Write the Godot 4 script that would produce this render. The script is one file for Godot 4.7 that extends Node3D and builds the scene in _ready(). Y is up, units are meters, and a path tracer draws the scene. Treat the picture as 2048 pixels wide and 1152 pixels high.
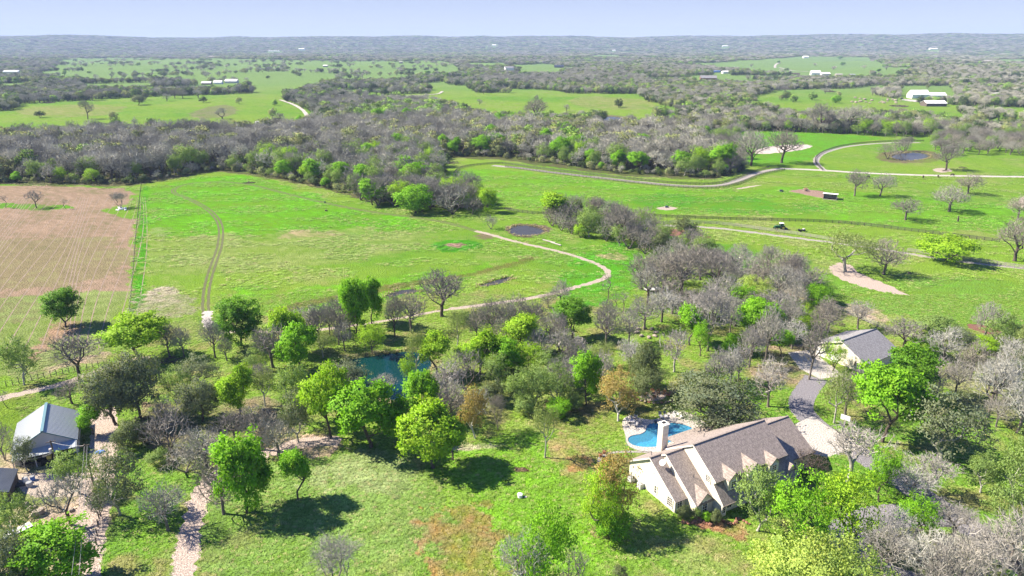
extends Node3D
# Aerial view over a ranch: camera 75 m up, looking down its own -z. Everything near is on level ground at y = 0.

const HCAM := 75.0
const FPX := 1366.0          # focal length in photograph pixels (2048 wide)
const PITCH := 0.341818
var fwd := Vector3(0, -sin(PITCH), -cos(PITCH))
var upv := Vector3(0, cos(PITCH), -sin(PITCH))
var rng := RandomNumberGenerator.new()
var n1 := FastNoiseLite.new()
var n2 := FastNoiseLite.new()
var n3 := FastNoiseLite.new()
var nh := FastNoiseLite.new()
var M := {}
var P := {}
var names := {}
var pits := []               # [polygon, bbox, depth] hollows that hold water
var keep_out := []           # polygons without woodland

func _ready():
	rng.seed = 7
	# ------------------------------------------------------------ camera, sky, sun, exposure, air
	var cam := Camera3D.new()
	cam.name = "camera"
	cam.position = Vector3(0, HCAM, 0)
	cam.rotation = Vector3(-PITCH, 0, 0)
	cam.fov = rad_to_deg(2.0 * atan(576.0 / FPX))
	cam.near = 0.5
	cam.far = 30000.0
	add_child(cam)
	var env := Environment.new()
	env.background_mode = Environment.BG_SKY
	var sm := ProceduralSkyMaterial.new()
	sm.sky_top_color = Color(0.35, 0.53, 0.90)
	sm.sky_horizon_color = Color(0.93, 0.965, 1.0)
	sm.sky_curve = 0.08
	sm.ground_bottom_color = Color(0.42, 0.46, 0.36)
	sm.ground_horizon_color = Color(0.72, 0.78, 0.82)
	sm.sun_angle_max = 8.0
	sm.sky_energy_multiplier = 0.6
	var sky := Sky.new()
	sky.sky_material = sm
	env.sky = sky
	env.tonemap_mode = Environment.TONE_MAPPER_LINEAR
	env.tonemap_exposure = 3.0
	env.sdfgi_enabled = true
	env.ssao_enabled = true
	env.ssil_enabled = true
	env.fog_enabled = true
	env.fog_density = 0.000078
	env.fog_light_color = Color(0.75, 0.84, 1.0)
	var we := WorldEnvironment.new()
	we.name = "environment"
	we.environment = env
	add_child(we)
	var sun := DirectionalLight3D.new()
	sun.name = "sun"
	sun.light_color = Color(1.0, 0.955, 0.88)
	sun.light_energy = 1.6
	sun.light_angular_distance = 0.5
	sun.shadow_enabled = true
	add_child(sun)
	sun.look_at_from_position(Vector3.ZERO, Vector3(0.985 * cos(0.75), -sin(0.75), 0.17 * cos(0.75)))
	# ------------------------------------------------------------ the place
	set_noise()
	materials()
	setting()
	houses()
	yard()
	fences()
	pasture_things()
	far_buildings()
	make_protos()
	near_trees()
	woods()
	grass()

# ================================================================ geometry of the place
func set_noise():
	for a in [[n1, 11, 0.006], [n2, 12, 0.035], [n3, 13, 0.22], [nh, 14, 0.0011]]:
		a[0].seed = a[1]
		a[0].frequency = a[2]
		a[0].noise_type = FastNoiseLite.TYPE_SIMPLEX_SMOOTH
		a[0].fractal_octaves = 3

func sstep(a: float, b: float, x: float) -> float:
	var t := clampf((x - a) / (b - a), 0.0, 1.0)
	return t * t * (3.0 - 2.0 * t)

func land(x: float, z: float) -> float:                       # height of the ground
	var d := sqrt(x * x + z * z)
	var y := 0.0
	if d > 900.0:
		var k := sstep(900.0, 2800.0, d)
		y += k * (7.0 + 15.0 * nh.get_noise_2d(x, z))
		if d > 5200.0:
			var a := x / maxf(-z, 1.0)
			var crest := 158.0 + 26.0 * nh.get_noise_2d(a * 2600.0, 400.0) + 26.0 * clampf(a, -0.4, 0.8)
			y += crest * sstep(5600.0, 9600.0, d) + 22.0 * sstep(5200, 8000, d) * nh.get_noise_2d(x * 0.7, z * 0.7 + 900.0)
	else:
		for p in pits:
			if p[1].has_point(Vector2(x, z)):
				y = minf(y, -p[2] * inside(p[0], Vector2(x, z), 2.2))
	return y

func inside(poly: PackedVector2Array, q: Vector2, soft: float) -> float:   # 0 outside, rising to 1 at «soft» metres inside
	if not Geometry2D.is_point_in_polygon(q, poly):
		return 0.0
	var best := 1e9
	for i in poly.size():
		best = minf(best, q.distance_to(Geometry2D.get_closest_point_to_segment(q, poly[i], poly[(i + 1) % poly.size()])))
	return clampf(best / soft, 0.0, 1.0)

func sight(px: float, py: float) -> Vector3:
	return fwd + Vector3((px - 1024.0) / FPX, 0, 0) + upv * (576.0 - py) / FPX

func gp(px: float, py: float, h := 0.0) -> Vector3:            # where the place's surveyed plan point lies on the ground
	var d := sight(px, py)
	if d.y > -0.0012:
		d.y = -0.0012
	var t := (HCAM - h) / -d.y
	if t * -d.z < 880.0:
		return Vector3(d.x * t, h, d.z * t)
	var lo := 700.0
	var step := 60.0
	var s := lo
	while s < 11500.0:
		if HCAM + d.y * s <= land(d.x * s, d.z * s):
			break
		lo = s
		s += step
		step *= 1.03
	var hi := s
	for k in 12:
		var mid := (lo + hi) * 0.5
		if HCAM + d.y * mid <= land(d.x * mid, d.z * mid):
			hi = mid
		else:
			lo = mid
	return Vector3(d.x * hi, land(d.x * hi, d.z * hi), d.z * hi)

func height_to(base: Vector3, px: float, py: float) -> float:  # how tall a thing at base is whose top was sighted at py
	var d := sight(px, py)
	return HCAM + d.y * (base.z / d.z) - base.y

func plan(a: Array, jitter := 0.0) -> PackedVector2Array:       # [x, y, x, y ...] of the photograph -> ground polygon
	var o := PackedVector2Array()
	for i in range(0, a.size(), 2):
		var p := gp(a[i], a[i + 1])
		o.append(Vector2(p.x, p.z))
	return o

func rounded(p: PackedVector2Array, n := 2, closed := true) -> PackedVector2Array:   # Chaikin smoothing
	for k in n:
		var q := PackedVector2Array()
		var c := p.size()
		if not closed:
			q.append(p[0])
		for i in (c if closed else c - 1):
			var a := p[i]
			var b := p[(i + 1) % c]
			q.append(a.lerp(b, 0.25))
			q.append(a.lerp(b, 0.75))
		if not closed:
			q.append(p[c - 1])
		p = q
	return p

func bbox(p: PackedVector2Array) -> Rect2:
	var r := Rect2(p[0], Vector2.ZERO)
	for q in p:
		r = r.expand(q)
	return r

# ================================================================ nodes
func numbered(called: String) -> String:
	var k: int = names.get(called, 0)
	names[called] = k + 1
	return called if k == 0 else "%s_%03d" % [called, k]

func tag(o: Node, label := "", category := "", group := "", kind := "") -> Node:
	if label: o.set_meta("label", label)
	if category: o.set_meta("category", category)
	if group: o.set_meta("group", group)
	if kind: o.set_meta("kind", kind)
	return o

func thing(called: String, label: String, category: String, at := Vector3.ZERO, turn := 0.0, group := "") -> Node3D:
	var o := Node3D.new()
	o.name = numbered(called)
	add_child(o)
	o.position = at
	o.rotation.y = turn
	tag(o, label, category, group)
	return o

func part(called: String, b: Mb, m: Material, parent: Node) -> MeshInstance3D:
	return put(called, b.mesh(), m, parent)

func put(called: String, mesh: Mesh, m: Material, parent: Node = null) -> MeshInstance3D:
	var o := MeshInstance3D.new()
	o.name = called if parent else numbered(called)
	o.mesh = mesh
	o.material_override = m
	if parent: parent.add_child(o, true)
	else: add_child(o)
	return o

# collects faces, flat shaded
class Mb:
	var v := PackedVector3Array()
	var n := PackedVector3Array()
	var uv := PackedVector2Array()
	var c := PackedColorArray()
	var colored := false
	var tint := Color.WHITE
	func tri(a: Vector3, b: Vector3, d: Vector3, ua := Vector2.ZERO, ub := Vector2.ZERO, ud := Vector2.ZERO):
		var nn := (d - a).cross(b - a).normalized()
		v.append(a); v.append(b); v.append(d)
		n.append(nn); n.append(nn); n.append(nn)
		uv.append(ua); uv.append(ub); uv.append(ud)
		c.append(tint); c.append(tint); c.append(tint)
	func quad(a: Vector3, b: Vector3, d: Vector3, e: Vector3):   # clockwise seen from the front
		var w := a.distance_to(b)
		var h := a.distance_to(e)
		tri(a, b, d, Vector2(0, 0), Vector2(w, 0), Vector2(w, h))
		tri(a, d, e, Vector2(0, 0), Vector2(w, h), Vector2(0, h))
	func hexa(p: Array):                                         # 4 bottom corners then 4 top corners, anticlockwise from above
		quad(p[4], p[7], p[6], p[5])
		quad(p[0], p[1], p[2], p[3])
		for i in 4:
			var j := (i + 1) % 4
			quad(p[j], p[i], p[i + 4], p[j + 4])
	func box(at: Vector3, size: Vector3, basis := Basis()):
		var s := size * 0.5
		var p := []
		for y in [-s.y, s.y]:
			for q in [Vector2(-s.x, s.z), Vector2(s.x, s.z), Vector2(s.x, -s.z), Vector2(-s.x, -s.z)]:
				p.append(at + basis * Vector3(q.x, y, q.y))
		hexa(p)
	func slab(p0: Vector3, p1: Vector3, p2: Vector3, p3: Vector3, t: float):   # a sheet of thickness t below the quad p0..p3 (anticlockwise from above)
		var d := (p1 - p0).cross(p2 - p0).normalized() * t
		if d.y > 0: d = -d
		hexa([p0 + d, p1 + d, p2 + d, p3 + d, p0, p1, p2, p3])
	func bar(a: Vector3, b: Vector3, ra: float, rb: float, sides := 6):
		var z := (b - a).normalized()
		var x := z.cross(Vector3.UP if absf(z.y) < 0.9 else Vector3.RIGHT).normalized()
		var y := z.cross(x)
		for i in sides:
			var t0 := TAU * i / sides
			var t1 := TAU * (i + 1) / sides
			var e0 := x * cos(t0) + y * sin(t0)
			var e1 := x * cos(t1) + y * sin(t1)
			quad(a + e1 * ra, a + e0 * ra, b + e0 * rb, b + e1 * rb)
			tri(b, b + e1 * rb, b + e0 * rb)
			tri(a, a + e0 * ra, a + e1 * ra)
	func rock(at: Vector3, s: Vector3, r: RandomNumberGenerator, basis := Basis()):   # a rough boulder
		var ring := []
		for j in 5:
			var lat := -PI / 2 + PI * j / 4.0
			var row := []
			for i in 8:
				var k := 0.78 + r.randf() * 0.4
				var a := TAU * i / 8.0
				row.append(at + basis * Vector3(cos(a) * cos(lat) * s.x * k, sin(lat) * s.y * k, sin(a) * cos(lat) * s.z * k))
			if j == 0 or j == 4:
				for i in 8: row[i] = row[0]
			ring.append(row)
		for j in 4:
			for i in 8:
				var i2 := (i + 1) % 8
				tri(ring[j][i], ring[j + 1][i], ring[j + 1][i2])
				tri(ring[j][i], ring[j + 1][i2], ring[j][i2])
	func mesh() -> ArrayMesh:
		var a := []
		a.resize(Mesh.ARRAY_MAX)
		a[Mesh.ARRAY_VERTEX] = v
		a[Mesh.ARRAY_NORMAL] = n
		a[Mesh.ARRAY_TEX_UV] = uv
		if colored: a[Mesh.ARRAY_COLOR] = c
		var m := ArrayMesh.new()
		m.add_surface_from_arrays(Mesh.PRIMITIVE_TRIANGLES, a)
		return m

# ================================================================ materials
func lin(r: float, g: float, b: float) -> Color:
	return Color(r, g, b).linear_to_srgb()

func mat(c: Color, rough := 0.9, metal := 0.0, vc := false) -> StandardMaterial3D:
	var m := StandardMaterial3D.new()
	m.albedo_color = c
	m.roughness = rough
	m.metallic = metal
	m.metallic_specular = 0.35
	m.vertex_color_use_as_albedo = vc
	if vc: m.cull_mode = BaseMaterial3D.CULL_DISABLED
	return m

func noise_tex(freq: float, lo: Color, hi: Color, seed_: int, size := 512, oct := 4, mid := 0.5) -> NoiseTexture2D:
	var f := FastNoiseLite.new()
	f.seed = seed_
	f.frequency = freq
	f.fractal_octaves = oct
	f.noise_type = FastNoiseLite.TYPE_SIMPLEX_SMOOTH
	var t := NoiseTexture2D.new()
	t.width = size
	t.height = size
	t.seamless = true
	t.noise = f
	var g := Gradient.new()
	g.set_color(0, lo)
	g.set_color(1, hi)
	g.set_offset(0, mid - 0.32)
	g.set_offset(1, mid + 0.32)
	t.color_ramp = g
	return t

func bump_tex(freq: float, seed_: int, strength: float, size := 512) -> NoiseTexture2D:
	var t := noise_tex(freq, Color.BLACK, Color.WHITE, seed_, size)
	t.color_ramp = null
	t.as_normal_map = true
	t.bump_strength = strength
	return t

func world_tex(m: StandardMaterial3D, tex: Texture2D, metres: float, bump: Texture2D = null, depth := 1.0):
	m.albedo_texture = tex
	m.uv1_triplanar = true
	m.uv1_world_triplanar = true
	m.uv1_scale = Vector3.ONE / metres
	if bump:
		m.normal_enabled = true
		m.normal_texture = bump
		m.normal_scale = depth

func shingle_tex(base: Color, spread: float, s: int) -> ImageTexture:      # 4 m of asphalt shingles, 512 pixels
	var r := RandomNumberGenerator.new()
	r.seed = s
	var im := Image.create(512, 512, false, Image.FORMAT_RGB8)
	im.fill(base)
	for row in 26:
		var y0 := row * 512 / 26
		var y1 := (row + 1) * 512 / 26
		var x := -r.randi_range(0, 30)
		while x < 512:
			var w := r.randi_range(22, 46)
			var k := 1.0 + r.randf_range(-spread, spread)
			im.fill_rect(Rect2i(maxi(x, 0), y0, w, y1 - y0), Color(base.r * k, base.g * k, base.b * k))
			im.fill_rect(Rect2i(maxi(x, 0), y0, 2, y1 - y0), Color(base.r * 0.78, base.g * 0.78, base.b * 0.78))
			x += w
		im.fill_rect(Rect2i(0, y0, 512, 4), Color(base.r * 0.72, base.g * 0.72, base.b * 0.72))
	return ImageTexture.create_from_image(im)

func materials():
	var mott := noise_tex(0.02, Color(0.62, 0.62, 0.62), Color(1, 1, 1), 3, 512, 5)
	var fine := noise_tex(0.06, Color(0.55, 0.55, 0.55), Color(1, 1, 1), 5, 512, 5)
	M.ground = mat(Color.WHITE, 1.0, 0.0, true)
	world_tex(M.ground, noise_tex(0.045, Color(0.66, 0.68, 0.6), Color(1, 1, 1), 21, 1024, 5), 21.0, bump_tex(0.05, 22, 8.0, 512), 0.9)
	M.ground.metallic_specular = 0.1
	for a in [["dirt", 0.52, 0.44, 0.36], ["pinkdirt", 0.56, 0.455, 0.385], ["gravel", 0.44, 0.41, 0.36], ["straw", 0.36, 0.275, 0.215], ["track", 0.155, 0.165, 0.07], ["asphalt", 0.29, 0.275, 0.295], ["concrete", 0.62, 0.575, 0.53], ["reddirt", 0.26, 0.13, 0.09], ["reddirt2", 0.36, 0.24, 0.18],
			["white_road", 0.62, 0.57, 0.52], ["sand", 0.66, 0.58, 0.52], ["stone", 0.46, 0.39, 0.32], ["redstone", 0.40, 0.20, 0.13], ["mulch", 0.12, 0.07, 0.05]]:
		M[a[0]] = mat(lin(a[1], a[2], a[3]), 0.95)
		world_tex(M[a[0]], fine, 9.0, bump_tex(0.08, 40 + a[0].length(), 5.0, 256), 0.5)
	M.wall = mat(lin(0.72, 0.68, 0.58), 0.9)
	world_tex(M.wall, noise_tex(0.03, Color(0.86, 0.85, 0.82), Color(1, 1, 1), 31, 256), 5.0)
	M.trim = mat(lin(0.80, 0.76, 0.68), 0.7)
	M.white = mat(lin(0.8, 0.79, 0.77), 0.6)
	M.roof = mat(Color.WHITE, 0.95)
	M.roof.albedo_texture = shingle_tex(lin(0.272, 0.23, 0.205), 0.14, 4)
	M.roof.uv1_scale = Vector3(0.25, 0.25, 0.25)
	M.roof2 = mat(Color.WHITE, 0.95)
	M.roof2.albedo_texture = shingle_tex(lin(0.235, 0.23, 0.235), 0.15, 8)
	M.roof2.uv1_scale = Vector3(0.25, 0.25, 0.25)
	M.metal_roof = mat(lin(0.33, 0.36, 0.38), 0.45, 0.0)
	M.dark_metal = mat(lin(0.045, 0.06, 0.085), 0.5, 0.3)
	M.metal_wall = mat(lin(0.52, 0.50, 0.50), 0.6, 0.1)
	M.teal = mat(lin(0.12, 0.22, 0.25), 0.5, 0.2)
	M.dark = mat(lin(0.02, 0.02, 0.022), 0.8)
	M.glass = mat(lin(0.03, 0.035, 0.04), 0.08, 0.0)
	M.glass.metallic_specular = 0.6
	M.wood = mat(lin(0.11, 0.09, 0.075), 0.9)
	M.greywood = mat(lin(0.085, 0.08, 0.072), 0.9)
	M.palewood = mat(lin(0.33, 0.31, 0.27), 0.9)
	M.steel = mat(lin(0.42, 0.43, 0.44), 0.4, 0.6)
	M.wire = mat(lin(0.35, 0.35, 0.35), 0.5, 0.5)
	M.green_paint = mat(lin(0.012, 0.12, 0.05), 0.35)
	M.yellow = mat(lin(0.62, 0.48, 0.12), 0.5)
	M.rubber = mat(lin(0.02, 0.02, 0.02), 0.85)
	M.red = mat(lin(0.32, 0.07, 0.045), 0.6)
	M.blue = mat(lin(0.10, 0.2, 0.5), 0.6)
	M.horse = mat(lin(0.035, 0.022, 0.016), 0.6)
	M.cushion = mat(lin(0.42, 0.40, 0.40), 0.9)
	M.clay = mat(lin(0.36, 0.16, 0.09), 0.8)
	M.plaster = mat(lin(0.012, 0.21, 0.44), 0.7)
	world_tex(M.plaster, mott, 7.0)
	M.pool = mat(Color(0.45, 0.85, 1.0, 0.22), 0.03)
	M.pool.transparency = BaseMaterial3D.TRANSPARENCY_ALPHA
	M.pool.normal_enabled = true
	M.pool.normal_texture = bump_tex(0.03, 61, 2.0, 256)
	M.pool.normal_scale = 0.25
	M.pool.uv1_triplanar = true
	M.pool.uv1_world_triplanar = true
	M.pool.uv1_scale = Vector3.ONE / 6.0
	M.pond = mat(lin(0.003, 0.03, 0.032), 0.05)
	M.pond.normal_enabled = true
	M.pond.normal_texture = bump_tex(0.04, 62, 1.2, 256)
	M.pond.normal_scale = 0.18
	M.pond.uv1_triplanar = true
	M.pond.uv1_world_triplanar = true
	M.pond.uv1_scale = Vector3.ONE / 9.0
	M.creek = M.pond.duplicate()
	M.creek.albedo_color = lin(0.045, 0.045, 0.045)
	M.creek.metallic_specular = 0.16
	M.creek.roughness = 0.16
	M.bark = mat(lin(0.34, 0.332, 0.285), 0.95, 0.0, true)
	M.bark_warm = mat(lin(0.30, 0.278, 0.23), 0.95, 0.0, true)
	M.bark_dull = mat(lin(0.24, 0.225, 0.20), 0.95, 0.0, true)
	M.greybark = mat(lin(0.14, 0.122, 0.108), 0.95, 0.0, true)
	M.darkbark = mat(lin(0.10, 0.08, 0.068), 0.95, 0.0, true)
	M.darkbark_warm = M.darkbark
	M.darkbark_dull = M.darkbark
	M.palebark = mat(lin(0.45, 0.445, 0.40), 0.95, 0.0, true)
	M.palebark_warm = mat(lin(0.40, 0.375, 0.335), 0.95, 0.0, true)
	M.palebark_dull = mat(lin(0.33, 0.315, 0.285), 0.95, 0.0, true)
	for a in [["leaf_green", 0.20, 0.43, 0.018], ["leaf_lime", 0.29, 0.48, 0.025], ["leaf_deep", 0.13, 0.29, 0.02], ["leaf_olive", 0.16, 0.20, 0.085], ["leaf_grey", 0.185, 0.22, 0.125], ["leaf_sage", 0.225, 0.33, 0.09],
			["leaf_gold", 0.38, 0.29, 0.10], ["leaf_bud", 0.29, 0.36, 0.12], ["leaf_butter", 0.37, 0.48, 0.10]]:
		var m := mat(lin(a[1], a[2], a[3]), 0.65, 0.0, true)
		m.metallic_specular = 0.3
		m.backlight_enabled = true
		m.backlight = lin(0.62, 0.7, 0.25)
		M[a[0]] = m
	M.darkbark_plain = mat(lin(0.10, 0.08, 0.068), 0.95)
	M.grass = mat(Color.WHITE, 0.9, 0.0, true)
	M.grass.backlight_enabled = true
	M.grass.backlight = Color(0.5, 0.5, 0.5)

# ================================================================ ground, water, roads
var fields := []             # [polygon, bbox, colour, roughness of the edge, amount]
func area(a: Array, c: Array, amount := 1.0, edge := 1.2, smooth_it := true):
	var p := plan(a)
	if smooth_it: p = rounded(p)
	fields.append([p, bbox(p), Vector3(c[0], c[1], c[2]), edge, amount])

func pit(a: Array, depth: float) -> PackedVector2Array:
	var p := rounded(plan(a))
	pits.append([p, bbox(p), depth])
	return p

func ground_colour(x: float, z: float, d: float) -> Color:
	var a := n1.get_noise_2d(x, z)
	var b := n2.get_noise_2d(x, z)
	var e := n3.get_noise_2d(x, z)
	var c := Vector3(0.185, 0.30, 0.038)
	c = c.lerp(Vector3(0.125, 0.265, 0.028), clampf(0.35 + a * 1.1 + b * 0.7, 0.0, 1.0))
	c = c.lerp(Vector3(0.235, 0.285, 0.085), clampf(b * 1.3 - a * 0.5 + e * 0.6 - 0.02, 0.0, 0.85))
	if d < 260.0:                                              # mown and shaded ground near the houses is patchier
		var p := n2.get_noise_2d(x * 2.1 + 31.0, z * 2.1)
		c = c.lerp(Vector3(0.25, 0.21, 0.095), clampf(p * 1.5 + e * 0.5 - 0.12, 0.0, 0.7) * (1.0 - sstep(170.0, 260.0, d)))
	if d > 1000.0:                                             # far pasture is less lush
		c = c.lerp(Vector3(0.175, 0.275, 0.095), sstep(1000, 1600, d) * 0.85)
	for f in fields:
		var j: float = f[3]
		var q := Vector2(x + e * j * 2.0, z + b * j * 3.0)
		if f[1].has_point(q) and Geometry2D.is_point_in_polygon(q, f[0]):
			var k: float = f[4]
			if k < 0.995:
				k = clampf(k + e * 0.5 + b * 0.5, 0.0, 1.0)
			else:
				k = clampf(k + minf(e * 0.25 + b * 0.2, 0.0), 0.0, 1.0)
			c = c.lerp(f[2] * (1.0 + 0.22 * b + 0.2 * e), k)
	c *= 1.0 + 0.16 * e
	return Color(c.x, c.y, c.z)

func ground_mesh(hole: PackedVector2Array) -> ArrayMesh:
	var rows := PackedFloat32Array()
	for z in [220.0, 120.0, 60.0, 20.0, -15.0, -35.0, -48.0, -58.0]:
		rows.append(z)
	var d := 64.0
	while d < 11800.0:
		rows.append(-d)
		d *= 1.0062 if d < 3000.0 else 1.012
	var cols := 470
	var v := PackedVector3Array()
	var n := PackedVector3Array()
	var col := PackedColorArray()
	var idx := PackedInt32Array()
	var skip := PackedByteArray()
	var hb := bbox(hole)
	for z in rows:
		var wide := 0.92 * absf(minf(z, 0.0)) + 60.0 + maxf(z, 0.0)
		for i in cols:
			var x := wide * (2.0 * i / (cols - 1) - 1.0)
			var dd := sqrt(x * x + z * z)
			var y := land(x, z)
			v.append(Vector3(x, y, z))
			var e := maxf(0.6, dd * 0.004)
			if y == 0.0 and dd < 900.0:
				n.append(Vector3.UP)
			else:
				n.append(Vector3(land(x - e, z) - land(x + e, z), 2.0 * e, land(x, z - e) - land(x, z + e)).normalized())
			col.append(ground_colour(x, z, dd))
			var q := Vector2(x, z)
			skip.append(1 if hb.has_point(q) and Geometry2D.is_point_in_polygon(q, hole) else 0)
	for r in rows.size() - 1:
		for i in cols - 1:
			var a := r * cols + i
			var b := a + cols
			if skip[a] + skip[a + 1] + skip[b] + skip[b + 1] > 0:
				continue
			idx.append_array(PackedInt32Array([a, b, a + 1, a + 1, b, b + 1]))
	var arr := []
	arr.resize(Mesh.ARRAY_MAX)
	arr[Mesh.ARRAY_VERTEX] = v
	arr[Mesh.ARRAY_NORMAL] = n
	arr[Mesh.ARRAY_COLOR] = col
	arr[Mesh.ARRAY_INDEX] = idx
	var m := ArrayMesh.new()
	m.add_surface_from_arrays(Mesh.PRIMITIVE_TRIANGLES, arr)
	return m

func sheet(p: PackedVector2Array, y: float) -> Mb:               # a flat polygon
	var b := Mb.new()
	var t := Geometry2D.triangulate_polygon(p)
	for i in range(0, t.size(), 3):
		var q := [p[t[i]], p[t[i + 1]], p[t[i + 2]]]
		if (q[1] - q[0]).cross(q[2] - q[0]) > 0: pass
		else: q = [q[0], q[2], q[1]]
		b.tri(Vector3(q[0].x, y, q[0].y), Vector3(q[1].x, y, q[1].y), Vector3(q[2].x, y, q[2].y))
	return b

func path_line(a: Array, smooth_n := 3) -> PackedVector2Array:
	return rounded(plan(a), smooth_n, false)

func strip(line: PackedVector2Array, width: float, y: float, ragged := 0.25, b: Mb = null, off := 0.0, thin := 0.0) -> Mb:
	if b == null: b = Mb.new()
	var pts := PackedVector2Array([line[0]])
	for i in range(1, line.size()):
		var k := maxi(1, int(line[i].distance_to(line[i - 1]) / maxf(1.2, width * 0.4)))
		for j in k:
			pts.append(line[i - 1].lerp(line[i], (j + 1.0) / k))
	var last := []
	for i in pts.size():
		var t := (pts[mini(i + 1, pts.size() - 1)] - pts[maxi(i - 1, 0)]).normalized()
		var s := Vector2(-t.y, t.x)
		var w1 := width * 0.5 * (1.0 + ragged * (n3.get_noise_2d(pts[i].x * 2.0, pts[i].y * 2.0) * 1.6))
		var w2 := width * 0.5 * (1.0 + ragged * (n3.get_noise_2d(pts[i].x * 2.0 + 77.0, pts[i].y * 2.0) * 1.6))
		var q := pts[i] + s * off
		var y2 := y if Vector2(pts[i]).length() < 880.0 else land(pts[i].x, pts[i].y) + y * 4.0 + 0.4
		var e := [Vector3(q.x - s.x * w1, y2, q.y - s.y * w1), Vector3(q.x + s.x * w2, y2, q.y + s.y * w2)]
		if thin > 0.0 and n3.get_noise_2d(q.x * 0.6, q.y * 0.6) < thin - 0.5: last = []
		else:
			if last: b.quad(last[0], last[1], e[1], e[0])
			last = e
	return b

func road(called: String, a: Array, width: float, m: String, y := 0.02, ragged := 0.25):
	var line := path_line(a)
	tag(put(called, strip(line, width, y, ragged).mesh(), M[m]), "", "", "", "structure")
	for p in Geometry2D.offset_polyline(line, width * 0.5): clear.append([p, bbox(p)])

func blot(called: String, a: Array, m: String, y := 0.012):
	var p := rounded(plan(a), 4)
	var plain := p.duplicate()
	var mid := bbox(p).get_center()
	for i in p.size():
		var k := 1.0 + 0.16 * n3.get_noise_2d(p[i].x, p[i].y) + 0.1 * n3.get_noise_2d(p[i].x * 3.5, p[i].y * 3.5)
		p[i] = mid + (p[i] - mid) * k
	if Geometry2D.triangulate_polygon(p).is_empty(): p = plain
	tag(put(called, sheet(p, y).mesh(), M[m]), "", "", "", "structure")
	clear.append([p, bbox(p)])

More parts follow.
